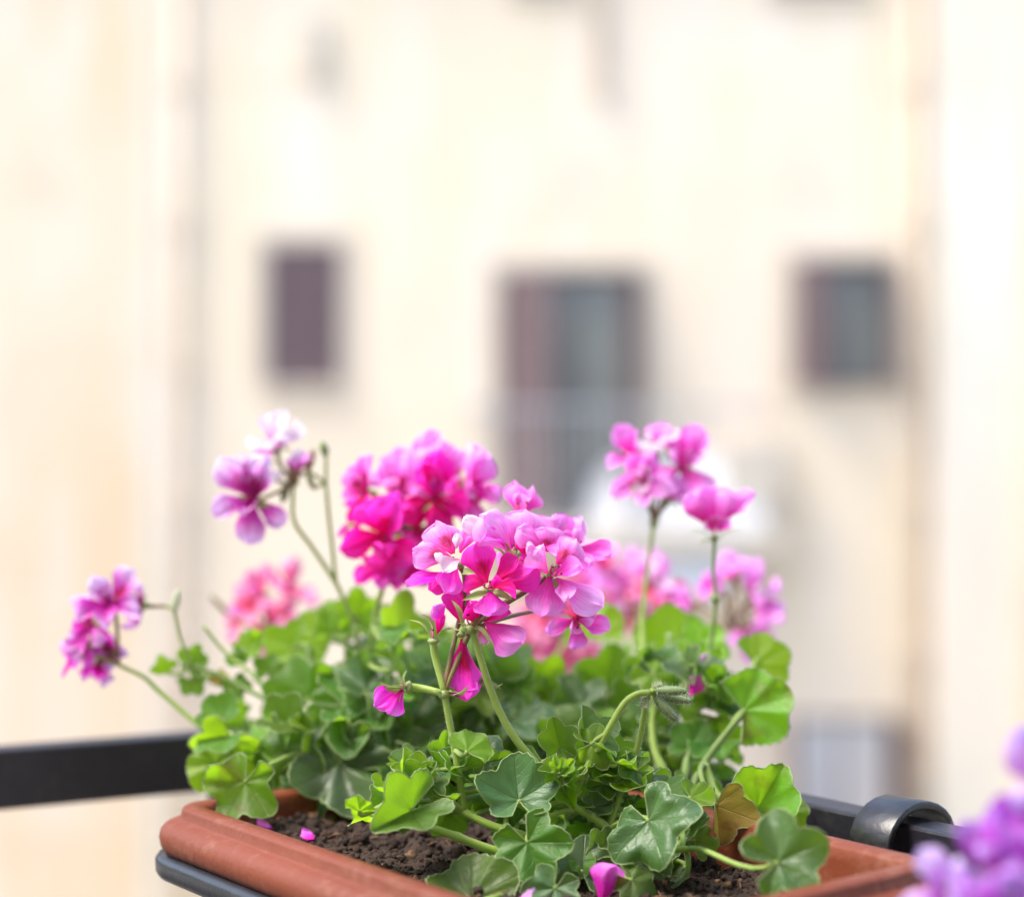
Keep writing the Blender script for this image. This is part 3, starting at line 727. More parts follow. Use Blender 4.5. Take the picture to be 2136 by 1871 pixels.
def hairs(mb, line, rad, n, ln, m, rg):
    for _ in range(n):
        i = rg.randrange(len(line)-1); p = line[i].lerp(line[i+1], rg.random()); t = (line[i+1]-line[i]).normalized()
        d = t.orthogonal(); d.rotate(Matrix.Rotation(rg.uniform(0, 6.28), 3, t)); d = (d + t*rg.uniform(-.3, .4)).normalized()
        a = p + d*rad*.8; b = p + d*(rad + ln*rg.uniform(.5, 1.1)); x = d.cross(t).normalized()*.00007
        f = [mb.vert(a-x), mb.vert(a+x), mb.vert(b)]; mb.face(f, m)
        y = t*.00007; f = [mb.vert(a-y), mb.vert(a+y), mb.vert(b)]; mb.face(f, m)
MATS_F = [M['pedicel'], M['sepal'], M['filament'], M['anther'], M['hair'], M['stem'], M['sepal_red']]
def flower_base(plant, c, axis, hub, size, pm=0, sepals=5, sm=1, stamens=6, rp=.0009, seplist=None, rg=rng, hair=14):
    """calyx, pedicel and stamens: the body that the petals belong to"""
    axis = Vector(axis).normalized(); mb = MB()
    back = c - axis*size*.16
    L = (back-hub).length
    if L > .001:
        b = hub + (back-hub)*.35 + Vector((0, 0, L*.06)); d = back - axis*L*.35
        pts = []
        for k in range(9):
            t = k/8; pts.append(hub*(1-t)**3 + b*3*t*(1-t)**2 + d*3*t*t*(1-t) + back*t**3)
        mb.tube(pts, [rp*(.95+.25*k/8) for k in range(9)], 7, pm)
        if hair: hairs(mb, pts, rp, hair, .0012, 4, rg)
    mb.tube([back-axis*.0004, back+axis*size*.06, c], [rp*1.2, rp*1.9, rp*1.5], 8, sm)
    u = axis.orthogonal().normalized(); w = axis.cross(u); ph = rg.uniform(0, 6.28)
    if seplist is None:
        for k in range(sepals):
            a = ph + 2*math.pi*k/max(1, sepals); r = u*math.cos(a) + w*math.sin(a)
            sepal_to(mb, c - axis*size*.04 + r*rp, c + r*size*rg.uniform(.40, .52) + axis*size*rg.uniform(-.22, .12), size*.17, axis, sm)
    else:
        for (b_, t_, w_) in seplist: sepal_to(mb, b_, t_, w_, axis, sm)
    for k in range(stamens):
        a = rg.uniform(0, 6.28); r = (u*math.cos(a) + w*math.sin(a)); e = c + axis*size*rg.uniform(.25, .42) + r*size*rg.uniform(.04, .16)
        m_ = (c+e)/2 + r*size*.05; mb.tube([c, m_, e], [.00028, .00024, .0002], 5, 2)
        if k % 2 == 0: mb.ball(e, .00055, 3, 6, 4)
    return mb.build('flower', MATS_F, plant, True)
def flower(plant, c, axis, hub, size, mats, roll=0, pm=0, sm=1, openness=1.0, extra=2, rg=rng, stamens=5, rp=.0009, drop=0):
    """generic ivy-geranium bloom: two upper petals, three lower ones, small inner petals"""
    axis = Vector(axis).normalized(); f = flower_base(plant, c, axis, hub, size, pm, sm=sm, stamens=stamens, rp=rp, rg=rg)
    up = Vector((0, 0, 1)) - axis*axis.z
    if up.length < .1: up = Vector((0, -1, 0)) - axis*axis.y*-1
    up = (up - axis*up.dot(axis)).normalized(); up.rotate(Matrix.Rotation(roll, 3, axis)); rt = up.cross(axis)
    spec = [(66, 62, 1.05, .60), (114, 62, 1.05, .60), (-90, 90, 1.0, .60), (-30, 84, .96, .58), (210, 84, .96, .58)]
    for i, (an, al, ln, wd) in enumerate(spec):
        if i >= 5-drop: break
        an += rg.uniform(-14, 14); al = (al + rg.uniform(-22, 14))*openness
        r = rt*math.cos(R(an)) + up*math.sin(R(an)); d = (axis*math.cos(R(al)) + r*math.sin(R(al))).normalized()
        nrm = axis*math.sin(R(al)) - r*math.cos(R(al)); L = size*ln*rg.uniform(.82, 1.12)
        mt = mats[1] if i < 2 else mats[0]
        petal(f, c, c + d*L, nrm, L*wd*rg.uniform(.95, 1.25), rg.choice([0, 1, 2, 3, 4, 6, 7]), mt)
    for i in range(extra):
        an = rg.uniform(0, 360); al = rg.uniform(25, 60)*openness
        r = rt*math.cos(R(an)) + up*math.sin(R(an)); d = (axis*math.cos(R(al)) + r*math.sin(R(al))).normalized()
        nrm = axis*math.sin(R(al)) - r*math.cos(R(al)); L = size*rg.uniform(.45, .7)
        petal(f, c, c + d*L, nrm, L*.7, rg.choice([4, 5, 0]), mats[2] if len(mats) > 2 else mats[0])
    return f
def bud(plant, base, tip, w, hub, sm=1, mat=None, nh=60, rg=rng, pm=5):
    mb = MB(); d = tip-base; n = 8; line = [base + d*k/n for k in range(n+1)]
    rad = [w*.5*(.25+.75*math.sin(math.pi*min(1, .12+.88*k/n))**.8) if k < n else .0001 for k in range(n+1)]
    mb.tube(line, rad, 9, sm)
    L = (base-hub).length
    if L > .001: mb.tube(smoothline([hub, (hub+base)/2 + Vector((0,0,.1*L)), base], 4), .0008, 7, pm)
    hairs(mb, line, w*.42, nh, .0024, 4, rg)
    return mb.build('bud', MATS_F[:1] + [mat or M['bud']] + MATS_F[2:], plant, True)

# ------------------------------------------------------------------ the plants
def inpoly(u, v, poly):
    c = False; j = len(poly)-1
    for i in range(len(poly)):
        if (poly[i][1] > v) != (poly[j][1] > v) and u < (poly[j][0]-poly[i][0])*(v-poly[i][1])/(poly[j][1]-poly[i][1]) + poly[i][0]: c = not c
        j = i
    return c
def fill(plant, poly, n, ya, yb, size=(.013, .021), mats=('leaf', 'leaf', 'leaf_blue', 'leaf_young'), holes=(), rg=rng, lean=-.35, sep=26):
    us = [p[0] for p in poly]; vs = [p[1] for p in poly]; done = []; tries = 0
    while len(done) < n and tries < 6000:
        tries += 1
        u = rg.uniform(min(us), max(us)); v = rg.uniform(min(vs), max(vs))
        if not inpoly(u, v, poly): continue
        if any(((u-h[0])/h[2])**2 + ((v-h[1])/h[3])**2 < 1 for h in holes): continue
        if any(abs(u-a)+abs(v-b) < sep for a, b in done): continue
        done.append((u, v)); y = rg.uniform(ya, yb); p = px(u, v, y)
        nr = Vector((rg.gauss(0, .45), lean + rg.gauss(0, .45), .8 + rg.gauss(0, .3)))
        tp = Vector((rg.gauss(0, 1), rg.gauss(-.3, .8), rg.gauss(-.1, .5)))
        leaf(plant, p, tp, nr, rg.uniform(*size), rg.choice(['flat', 'cup', 'fold', 'wavy', 'droop', 'ivy', 'curl', 'fan', 'fanfold']), rg.randrange(3), rg.choice(mats))

F0 = .676; NEAR = .945
def pxa(u, v, y): return px(u, v, y*NEAR)
# ---- plant in focus
pA = empty('geranium_plant', pxa(1225, 1795, .705))
tag(pA, 'pink geranium with the largest sharp flower head and hairy nodding buds, rooted mid-box', 'geranium')
branch(pA, [pxa(1225, 1830, .708), pxa(1255, 1765, .708), pxa(1268, 1731, .71), pxa(1230, 1700, .712), pxa(1199, 1683, .712), pxa(1187, 1655, .710), pxa(1172, 1615, .706)], .0022, .0012, 'stem')
branch(pA, [pxa(1225, 1830, .706), pxa(1130, 1800, .70), pxa(1026, 1772, .695), pxa(940, 1740, .692), pxa(851, 1708, .695), pxa(820, 1670, .70)], .0021, .0012, 'stem')
branch(pA, [pxa(1225, 1830, .708), pxa(1120, 1755, .705), pxa(1026, 1722, .705), pxa(964, 1692, .708), pxa(886, 1650, .71), pxa(845, 1600, .712)], .0020, .0011, 'stem')
branch(pA, [pxa(1240, 1830, .708), pxa(1300, 1790, .70), pxa(1350, 1775, .695), pxa(1440, 1770, .69)], .0018, .0010, 'stem')
branch(pA, [pxa(1225, 1830, .708), pxa(1150, 1830, .69), pxa(1060, 1862, .675), pxa(990, 1885, .66)], .0018, .0011, 'stem')
# flower stems
HUB1 = pxa(927, 1448, .712); HUB2 = pxa(980, 1313, .712)
st1 = branch(pA, [pxa(966, 1692, .708), pxa(960, 1630, .710), pxa(946, 1550, .711), HUB1], .0015, .00135, 'stem', 'flower_stem', 10, False)
st2 = branch(pA, [pxa(1196, 1672, .712), pxa(1125, 1600, .714), pxa(1068, 1530, .714), pxa(1030, 1455, .714), pxa(1003, 1375, .713), pxa(987, 1320, .712)], .0016, .00135, 'stem', 'flower_stem', 10, False)
BUDH = pxa(1357, 1444, .712)
branch(pA, [pxa(1192, 1668, .712), pxa(1225, 1600, .712), pxa(1270, 1520, .712), pxa(1302, 1467, .712), pxa(1330, 1447, .712), BUDH], .0015, .0012, 'stem', 'flower_stem', 10, False)
branch(pA, [pxa(1268, 1731, .712), pxa(1300, 1640, .718), pxa(1330, 1560, .718), pxa(1345, 1480, .716), pxa(1352, 1452, .714)], .0013, .0011, 'stem', 'flower_stem', 10, False)
rgA = random.Random(3)
for hb in (HUB1, HUB2):
    mb = MB(); mb.ball(hb, .0024, 1, 10, 6, Vector((0, 0, 1)), .8)
    for k in range(5):
        a = k*1.3; r = Vector((math.cos(a), math.sin(a)*.6, .15)); sepal_to(mb, hb + r*.0014, hb + r*.0060 + Vector((0, 0, rgA.uniform(-.002, .002))), .0022, (0, 0, 1), 1)
    mb.build('bract_whorl', MATS_F, pA, True)

def Z4(x, y, dy=0.0):      # pixels of an enlarged crop of the flower head
    return px(840 + x/4.758, 1050 + y/4.758, F0 + dy)
def Z1(x, y, dy=0.0): return px(760 + x/3.41, 1000 + y/3.41, F0 + dy)
WU = F0/FPX
def head_flower(c, axis, hub, petals, seps, zf=Z4, zs=4.758, pm=0, stamens=6, size=.018, rp=.0010):
    """bloom with hand-placed petals: (base x,y,dy, tip x,y,dy, normal x,z, width, variant, colour)"""
    sl = [(zf(*b), zf(*t), w/zs*WU) for b, t, w in seps]
    f = flower_base(pA, c, axis, hub, size, pm, stamens=stamens, seplist=sl, rp=rp, rg=rgA)
    for (bx, by, bd, tx, ty, td, nx, nz, w, v, mt) in petals:
        petal(f, zf(bx, by, bd), zf(tx, ty, td), Vector((nx, -1, nz)), w/zs*WU*1.28, v, mt)
    return f
head_flower(Z4(540, 600, .002), (-.35, -.85, .35), HUB1, [
    (500,500,.002, 350,180,.010, .3,.15, 320,1,'pink_mark'), (480,540,.001, 108,440,.004, .2,.35, 285,1,'pink_mark'),
    (540,620,.0, 400,872,-.004, 0,.2, 240,6,'magenta'), (500,680,.002, 40,802,.004, .2,2.2, 150,0,'magenta'),
    (500,690,.006, 260,870,.008, 0,.8, 160,2,'hot'), (570,560,-.003, 395,690,-.007, .1,1.0, 170,4,'white'),
    (380,610,-.004, 335,485,-.006, .5,.2, 80,0,'white'), (570,490,.004, 660,225,.008, -.5,.1, 190,2,'pink'),
    (535,450,.0, 520,300,-.002, .4,0, 85,5,'white')],
    [((600,680,0), (722,695,-.004), 75), ((590,650,.004), (640,600,.008), 60)])
head_flower(Z4(850, 850, -.004), (.05, -.9, .25), HUB1, [
    (835,790,-.003, 735,385,-.002, .15,.15, 285,3,'hot_mark'), (900,820,-.003, 1365,640,-.002, -.1,.5, 270,1,'hot'),
    (900,770,-.002, 1155,550,-.001, .2,1.3, 170,0,'hot'), (868,870,-.004, 880,1112,-.010, 0,.45, 290,2,'magenta'),
    (895,850,-.003, 1140,925,-.007, .1,1.7, 120,4,'hot'), (870,860,-.005, 915,715,-.009, .7,0, 105,5,'hot'),
    (820,800,.0, 630,720,.004, .2,.3, 230,1,'hot')],
    [((830,885,-.004), (590,962,-.008), 68), ((900,880,-.004), (1092,950,-.006), 72), ((845,960,0), (830,1150,-.004), 60)], stamens=8)
head_flower(Z4(1050, 560, .006), (.0, .25, 1), HUB2, [
    (1075,470,.004, 770,120,-.002, .2,.55, 350,2,'pale'), (900,380,.006, 635,110,.006, .3,.5, 190,1,'white'),
    (1000,440,.002, 790,355,-.006, .1,1.4, 150,4,'magenta'), (1085,450,.006, 1030,120,.008, -.1,.4, 240,1,'pale'),
    (1030,520,.010, 930,520,.014, 0,.2, 190,1,'pale')],
    [((1035,590,.004), (865,430,.0), 52), ((1045,580,.003), (1005,378,.0), 66), ((1070,575,.002), (1105,468,-.003), 92)], stamens=3)
head_flower(Z4(1200, 470, .010), (.15, -.6, .8), HUB2, [
    (1190,400,.014, 1240,62,.018, 0,.3, 345,1,'pale'), (1390,450,.006, 1140,245,.002, -.1,.9, 230,2,'pale'),
    (1440,480,.010, 1430,235,.010, 0,.5, 290,1,'pink_mark'), (1200,510,.006, 1180,340,.004, .2,.2, 150,5,'hot'),
    (1340,590,.006, 1165,520,.004, .1,1.4, 150,0,'hot'), (1420,430,.004, 1540,510,.0, 0,1.1, 110,4,'pale')],
    [((1200,520,.012), (1120,560,.008), 60)], stamens=7)
head_flower(Z4(1470, 700, -.001), (.25, -.9, .35), HUB2, [
    (1450,700,-.001, 1330,455,-.008, .4,.3, 240,3,'pale'), (1370,500,-.004, 1240,415,-.008, .2,.6, 140,1,'pale'),
    (1530,600,.004, 1740,365,.008, -.2,.25, 275,1,'pink_mark'), (1490,715,-.001, 1785,615,-.006, -.1,.9, 205,5,'pink'),
    (1462,725,-.002, 1385,1118,-.004, .05,.25, 320,3,'pink'), (1520,740,-.001, 1972,1040,-.006, -.15,.5, 260,1,'pale'),
    (1570,770,-.003, 1650,950,-.009, .1,.8, 170,5,'pale')],
    [((1435,705,.002), (1370,590,.006), 75), ((1500,745,.001), (1545,905,-.002), 70), ((1440,720,.001), (1350,710,.006), 40)], stamens=8)
head_flower(Z4(670, 1210, -.001), (.1, -.5, .75), HUB1.lerp(HUB2, .8), [
    (600,1200,.002, 440,880,.006, .3,.2, 170,0,'hot'), (820,1180,-.002, 1165,1405,-.010, -.1,.7, 300,1,'pink'),
    (750,1180,-.001, 1072,1095,-.004, .0,1.4, 150,0,'hot'), (720,1180,-.002, 650,990,-.007, .2,.3, 200,5,'hot'),
    (790,1200,.003, 825,1405,.002, .0,.2, 150,2,'salmon'), (600,1190,.006, 540,760,.012, 0,.2, 190,1,'hot')],
    [((595,1225,0), (482,955,.002), 60), ((700,1215,-.003), (875,1395,-.008), 56), ((725,1225,-.002), (715,1350,-.004), 66)], stamens=3)
# hanging spent petal, withered calyces and the odd two-petalled bloom lower on the stem
head_flower(Z1(690, 1120, .0), (0, -.4, -1), HUB2, [(700,1130,.0, 735,1565,-.004, .25,.1, 235,3,'hot_mark'), (690,1480,.002, 800,1495,-.004, 0,1.5, 70,0,'magenta')],
    [((570,1510,.0), (745,1460,-.006), 75)], Z1, 3.41, 5, 0, .010)
head_flower(Z1(492, 1130, .0), (0, -.2, 1), HUB1, [(520,1110,-.001, 560,960,-.002, -.3,.1, 60,5,'hot'), (560,985,-.002, 480,905,-.004, -.2,.5, 110,4,'magenta')],
    [((470,1120,0), (310,1000,.002), 34), ((480,1115,.001), (402,955,.0), 80), ((510,1125,0), (690,1080,-.004), 52)], Z1, 3.41, 5, 3, .010, .0013)
head_flower(Z1(300, 1475, .0), (-.9, -.4, .1), HUB1, [(280,1490,-.001, 62,1590,-.004, .1,.4, 150,6,'magenta'), (275,1500,-.001, 170,1668,-.003, .1,.2, 140,3,'magenta')],
    [((300,1475,0), (105,1440,-.003), 62), ((305,1470,0), (305,1352,-.002), 40), ((310,1490,0), (250,1590,-.002), 34), ((290,1485,-.001), (150,1490,-.003), 36)], Z1, 3.41, 5, 3, .010, .0014)
head_flower(Z1(835, 1430, .004), (.8, -.3, -.2), HUB1, [], [((835,1430,.004), (990,1448,.0), 66), ((840,1440,.004), (978,1495,.002), 30)], Z1, 3.41, 5, 2, .008, .0009)
# flower peeking out behind the head
for (u, v, y, a, s, m_) in ((1190, 1145, .752, (.3, -.6, .6), .017, ('pink', 'pale', 'pale')), (1085, 1075, .760, (0, -.3, .9), .018, ('pale', 'pink', 'pale')), (1200, 1290, .752, (.2, -.7, -.2), .014, ('pink', 'salmon', 'pale'))):
    flower(pA, pxa(u, v, y), a, HUB2, s, m_, rg=rgA)
# nodding hairy buds
for (bx, by, tx, ty, w, dy) in ((1368,1440,1437,1441,19,-.004), (1376,1452,1445,1463,17,.002), (1366,1452,1413,1504,21,-.002), (1350,1456,1338,1474,15,-.003), (1362,1436,1382,1428,9,-.001)):
    bud(pA, px(bx, by, F0+dy*.5), px(tx, ty, F0+dy), w*1.12*WU, BUDH, nh=220, rg=rgA)
# leaves that the photograph shows one by one
L = lambda u, v, y, tip, n, r, kind, vv=0, mat='leaf', to=None, sx=1.0: leaf(pA, pxa(u, v, y), tip, n, r*y*NEAR/FPX, kind, vv, mat, to, sx=sx)
L(1082, 1668, .700, (-.1, .5, .9), (.05, -.75, .65), 93, 'cup', 0, 'leaf_blue', pxa(1192, 1668, .712), 1.15)
L(1100, 1757, .688, (.45, -.3, -.95), (-.1, -.95, .35), 108, 'ivy', 0, 'leaf', pxa(1199, 1690, .712), 1.05)
L(858, 1690, .690, (-.85, -.35, -.5), (.35, -.75, .6), 112, 'fold', 0, 'leaf', pxa(964, 1692, .708))
L(985, 1872, .672, (-.1, .25, 1), (-.15, -.72, .7), 104, 'fan', 2, 'leaf', None, 1.3)
L(1352, 1712, .690, (.45, -.2, -.8), (-.45, -.80, .45), 114, 'curl', 1, 'leaf_blue', pxa(1268, 1731, .71), 1.1)
L(1345, 1765, .708, (.4, -.3, -.8), (.0, -.9, .45), 92, 'flat', 1, 'leaf_blue', None)
L(1622, 1798, .640, (.75, -.1, .35), (-.12, -.88, .42), 114, 'wavy', 0, 'leaf_blue', pxa(1440, 1770, .69))
L(1215, 1815, .690, (.1, .2, .8), (.1, -.8, .5), 88, 'flat', 2, 'leaf_blue')
L(1318, 1835, .680, (.6, -.2, -.3), (.1, -.7, .7), 66, 'droop', 0, 'leaf')
L(1158, 1852, .672, (-.3, -.2, -.9), (-.1, -.85, .5), 80, 'ivy', 1, 'leaf_blue')
L(1166, 1556, .722, (-.2, .1, 1), (.0, -.95, .2), 62, 'fold', 1, 'leaf')
L(1222, 1545, .724, (-.1, .2, 1), (.55, -.8, .3), 76, 'fold', 2, 'leaf_blue')
L(1282, 1588, .724, (.5, -.1, .5), (-.3, -.6, .8), 66, 'fold', 0, 'leaf')
L(1290, 1600, .716, (.9, -.1, -.2), (.2, -.5, .9), 48, 'fold', 1, 'leaf_young')
L(1000, 1585, .722, (.3, .1, .8), (.0, -.5, .85), 72, 'curl', 0, 'leaf_blue')
L(965, 1608, .716, (-.5, -.2, .7), (.3, -.8, .6), 66, 'fold', 2, 'leaf')
L(930, 1570, .724, (-.1, .2, 1), (.2, -.9, .3), 50, 'cup', 1, 'leaf')
L(1035, 1612, .720, (-.4, .2, .8), (.1, -.9, .3), 58, 'cup', 2, 'leaf')
L(865, 1632, .706, (-.6, -.2, .7), (.2, -.75, .6), 60, 'fold', 1, 'leaf_young')
L(842, 1612, .708, (.1, .1, 1), (.6, -.75, .2), 56, 'fold', 0, 'leaf_young')
L(822, 1665, .704, (-.7, -.2, -.3), (-.2, -.8, .55), 62, 'wavy', 2, 'leaf')
L(880, 1628, .705, (.5, -.1, .7), (-.4, -.8, .3), 50, 'fold', 2, 'leaf')
L(935, 1690, .716, (-.4, 0, -.8), (.1, -.95, .2), 66, 'flat', 0, 'leaf_young')
L(1075, 1720, .712, (-.8, -.1, -.3), (-.1, -.8, .6), 62, 'ivy', 2, 'leaf')
L(1240, 1682, .716, (.5, -.1, .3), (.1, -.6, .8), 48, 'cup', 0, 'leaf_blue')
L(1275, 1660, .722, (.6, .1, .2), (-.1, -.6, .8), 52, 'droop', 1, 'leaf')
for (u, v, tx, tz, nx, ny, nz, r) in ((1160,1600,-.1,1,.2,-.9,.2,26), (1180,1604,.6,.8,-.2,-.9,.3,28), (1150,1610,-1,.3,.1,-.6,.7,30), (1175,1618,.9,.1,0,-.6,.8,26), (1165,1622,.2,-.6,0,-.7,.7,24), (1185,1630,.5,-.5,.1,-.8,.5,24), (1150,1625,-.6,-.4,0,-.8,.6,18), (1188,1618,.8,.6,-.3,-.8,.3,22)):
    L(u, v, .700, (tx, -.2, tz), (nx, ny, nz), r, 'fold', int(r) % 3, 'leaf_young', pxa(1172, 1617, .705))
fill(pA, [(960,1660),(1120,1640),(1230,1560),(1300,1620),(1400,1700),(1330,1760),(1180,1770),(1060,1700)], 20, .690, .735, (.009, .016), sep=30, rg=random.Random(21))
fill(pA, [(800,1640),(880,1570),(960,1560),(1060,1600),(1150,1560),(1260,1540),(1320,1600),(1300,1700),(1180,1700),(1040,1660),(930,1690),(850,1700)], 40, .662, .705, (.0065, .0125), ('leaf','leaf','leaf_young','leaf_blue'), sep=26, rg=random.Random(33))
fill(pA, [(1240,1560),(1330,1600),(1420,1620),(1470,1700),(1450,1760),(1330,1700),(1260,1640)], 14, .668, .700, (.007, .012), ('leaf','leaf_blue','leaf_young'), sep=34, rg=random.Random(41))
fill(pA, [(740,1700),(800,1650),(860,1600),(880,1680),(840,1730)], 7, .655, .690, (.007, .012), ('leaf','leaf_young'), sep=30, rg=random.Random(43))
fill(pA, [(1040,1790),(1130,1800),(1260,1760),(1330,1800),(1440,1810),(1400,1860),(1250,1850),(1100,1850)], 9, .655, .672, (.007, .012), ('leaf','leaf_blue','leaf_blue'), sep=50, rg=random.Random(35))

# ---- bushy plant at the back left
pB = empty('geranium_plant', px(883, 1722, .7595))
tag(pB, 'geranium spilling over the end of the box by the left rail, with magenta blooms', 'geranium')
rgB = random.Random(8)
B0 = px(883, 1722, .7595)
branch(pB, [B0, px(800, 1650, .765), px(700, 1560, .775), px(600, 1480, .785), px(520, 1400, .795)], .0026, .0012)
branch(pB, [B0, px(830, 1600, .79), px(765, 1450, .81), px(740, 1300, .82)], .0024, .0012)
branch(pB, [B0, px(870, 1600, .80), px(855, 1450, .83), px(835, 1330, .84)], .0024, .0012)
branch(pB, [B0, px(740, 1630, .79), px(620, 1575, .79), px(520, 1555, .785), px(440, 1530, .775)], .0020, .0011)
branch(pB, [px(600, 1480, .785), px(520, 1440, .795), px(450, 1405, .80), px(380, 1385, .80)], .0014, .0009)
branch(pB, [px(700, 1560, .775), px(660, 1430, .80), px(640, 1350, .81)], .0014, .0009)
# flower stems
H4 = px(248, 1387, .795); H3 = px(612, 1015, .815); H2 = px(845, 1110, .795)
branch(pB, [px(440, 1530, .775), px(400, 1500, .78), px(330, 1440, .785), px(300, 1412, .79), H4], .0013, .0010, 'stem', 'flower_stem', 8, False)
branch(pB, [px(740, 1300, .82), px(722, 1265, .82), px(700, 1215, .82), px(650, 1140, .818), px(613, 1085, .815), H3], .0013, .0009, 'stem', 'flower_stem', 8, False)
branch(pB, [px(700, 1215, .82), px(694, 1150, .82), px(686, 1080, .82), px(680, 1010, .82)], .0010, .0009, 'stem', 'flower_stem', 8, False)
branch(pB, [px(760, 1440, .81), px(778, 1320, .80), px(795, 1235, .795), H2], .0015, .0012, 'stem', 'flower_stem', 8, False)
branch(pB, [px(400, 1388, .80), px(375, 1330, .80), px(362, 1275, .80), px(345, 1265, .80)], .0008, .0007, 'stem', 'flower_stem', 8, False)
branch(pB, [px(520, 1400, .795), px(470, 1360, .80), px(424, 1305, .80)], .0009, .0008, 'stem', 'flower_stem', 8, False)
# umbel: full hot-pink head
for (u, v, dy, a, s, mt) in (
    (880, 958, .004, (0,-.45,1), .0215, ('pale','pale','white')), (815, 965, .012, (-.2,-.3,.9), .019, ('pale','pale','pale')), (765, 1015, .0, (-.7,-.7,.2), .019, ('hot','pink_mark','pink')),
    (835, 1020, -.006, (-.1,-.95,.35), .020, ('hot','pink_mark','pale')), (905, 1030, -.012, (.1,-.95,.2), .022, ('hot','hot_mark','magenta')), (975, 1005, -.002, (.6,-.7,.3), .022, ('pink','pale','pink')),
    (945, 970, .008, (.3,-.6,.7), .020, ('pink','pale','pale')), (800, 1115, -.014, (-.1,-1,.05), .024, ('hot','hot_mark','magenta')), (870, 1105, -.004, (.2,-.9,-.1), .020, ('magenta','hot','pink')),
    (940, 1060, .004, (.5,-.7,-.1), .020, ('hot','hot','pink')), (805, 1175, -.008, (-.1,-.7,-.6), .022, ('hot','hot','magenta')), (860, 1165, .0, (.2,-.6,-.6), .018, ('magenta','hot','pink'))):
    flower(pB, px(u, v + max(0, 1060-v)*.30, .795+dy), a, H2, s*.93, mt, rg=rgB)
bud(pB, px(725, 1095, .79), px(704, 1120, .79), .003, H2, 1, P['magenta'], 10, rgB)
# small open umbel, upper left
flower(pB, px(528, 1040, .80), (-.15, -.97, .15), H3, .0245, ('lilac', 'lilac_mark', 'lilac'), rg=random.Random(77), extra=3)
flower(pB, px(578, 940, .82), (-.1, -.2, .97), H3, .0180, ('white', 'white', 'white'), rg=rgB, openness=.72)
flower(pB, px(545, 975, .825), (-.4, -.4, .8), H3, .017, ('white', 'lilac', 'white'), rg=rgB)
flower(pB, px(622, 985, .82), (.2, -.3, .8), H3, .011, ('pale', 'white'), rg=rgB, openness=.4, sm=6)
for (bx, by, tx, ty, w, mt) in ((640,985,655,935,.004,M['sepal_red']), (600,1005,588,1050,.0045,M['bud']), (620,1010,600,965,.0035,M['sepal_red']), (680,950,671,920,.0042,M['stem_dark']), (655,1020,640,985,.003,M['sepal'])):
    bud(pB, px(bx, by, .818), px(tx, ty, .818), w, px(680, 1010, .82) if bx > 632 else H3, 1, mt, 20, rgB)
# lilac head leaning out over the rail
for (u, v, a, s, mt, op) in ((232, 1262, (-.1,-.8,.6), .0175, ('lilac','lilac_mark','lilac'), 1), (195, 1305, (-.6,-.7,.2), .017, ('lilac','lilac_mark','magenta'), .9), (180, 1345, (-.5,-.6,-.5), .013, ('magenta','lilac','lilac'), .6),
                              (225, 1345, (0,-.9,-.2), .013, ('lilac','magenta','lilac'), .8), (205, 1385, (-.1,-.5,-.9), .013, ('lilac','magenta'), .6)):
    flower(pB, px(u, v, .795 + rgB.uniform(-.008, .008)), a, H4, s, mt, rg=rgB, openness=op, sm=6)
flower(pB, px(300, 1262, .80), (-.9, -.3, .2), px(345, 1265, .80), .014, ('lilac', 'lilac_mark'), rg=rgB, openness=.7)
bud(pB, px(150, 1370, .795), px(128, 1415, .795), .0022, H4, 1, P['magenta'], 5, rgB)
bud(pB, px(362, 1275, .80), px(371, 1228, .80), .0038, px(362, 1275, .80), 1, M['hair'], 30, rgB)
# salmon blooms behind
H5 = px(560, 1350, .93)
bud(pB, px(478, 1282, .92), px(437, 1240, .92), .0032, H5, 1, M['sepal_red'], 10, rgB)
branch(pB, [px(600, 1480, .785), px(580, 1420, .85), H5], .0012, .0009, 'stem', 'flower_stem', 8, False)
for (u, v, a, s) in ((540, 1250, (-.3,-.6,.6), .019), (600, 1235, (.4,-.4,.8), .020), (570, 1300, (.1,-.9,.2), .020), (510, 1280, (-.8,-.4,.3), .017), (590, 1320, (.3,-.7,-.4), .018)):
    flower(pB, px(u, v, .95 + rgB.uniform(-.015, .015)), a, H5, s, ('salmon', 'salmon', 'pale'), rg=rgB, sm=6)
# its leaves
LB = lambda u, v, y, tip, n, r, kind, vv=0, mat='leaf', sx=1.0: leaf(pB, px(u, v, y + .012), tip, n, r*y/FPX, kind, vv, mat, sx=sx)
LB(598, 1560, .745, (-.1, -.3, -.9), (-.35, -.9, .2), 138, 'droop', 0, 'leaf', .85)
LB(484, 1545, .755, (-.3, -.1, -.9), (-.2, -.7, -.5), 105, 'flat', 1, 'leaf_young')
LB(512, 1630, .712, (-.4, -.2, -.8), (-.2, -.85, .25), 100, 'wavy', 0, 'leaf_spot')
LB(575, 1655, .745, (-.2, -.2, -.9), (-.1, -.9, .3), 88, 'ivy', 0, 'leaf')
LB(640, 1640, .745, (.1, -.2, -.9), (.1, -.9, .3), 84, 'wavy', 2, 'leaf_blue')
LB(450, 1590, .75, (-.5, -.1, -.7), (-.2, -.9, .2), 70, 'fan', 1, 'leaf_young')
LB(700, 1640, .755, (.2, -.2, -.8), (.0, -.9, .4), 70, 'flat', 1, 'leaf')
LB(465, 1500, .765, (-.6, .2, .6), (-.2, -.6, .6), 60, 'cup', 0, 'leaf')
LB(710, 1590, .745, (.2, -.3, -.8), (.1, -.85, .6), 130, 'wavy', 1, 'leaf_blue', 1.1)
LB(720, 1470, .760, (.6, -.3, .1), (.1, -.8, .7), 130, 'flat', 2, 'leaf', 1.1)
LB(640, 1455, .770, (-.3, .1, .9), (-.1, -.85, .35), 95, 'wavy', 2, 'leaf')
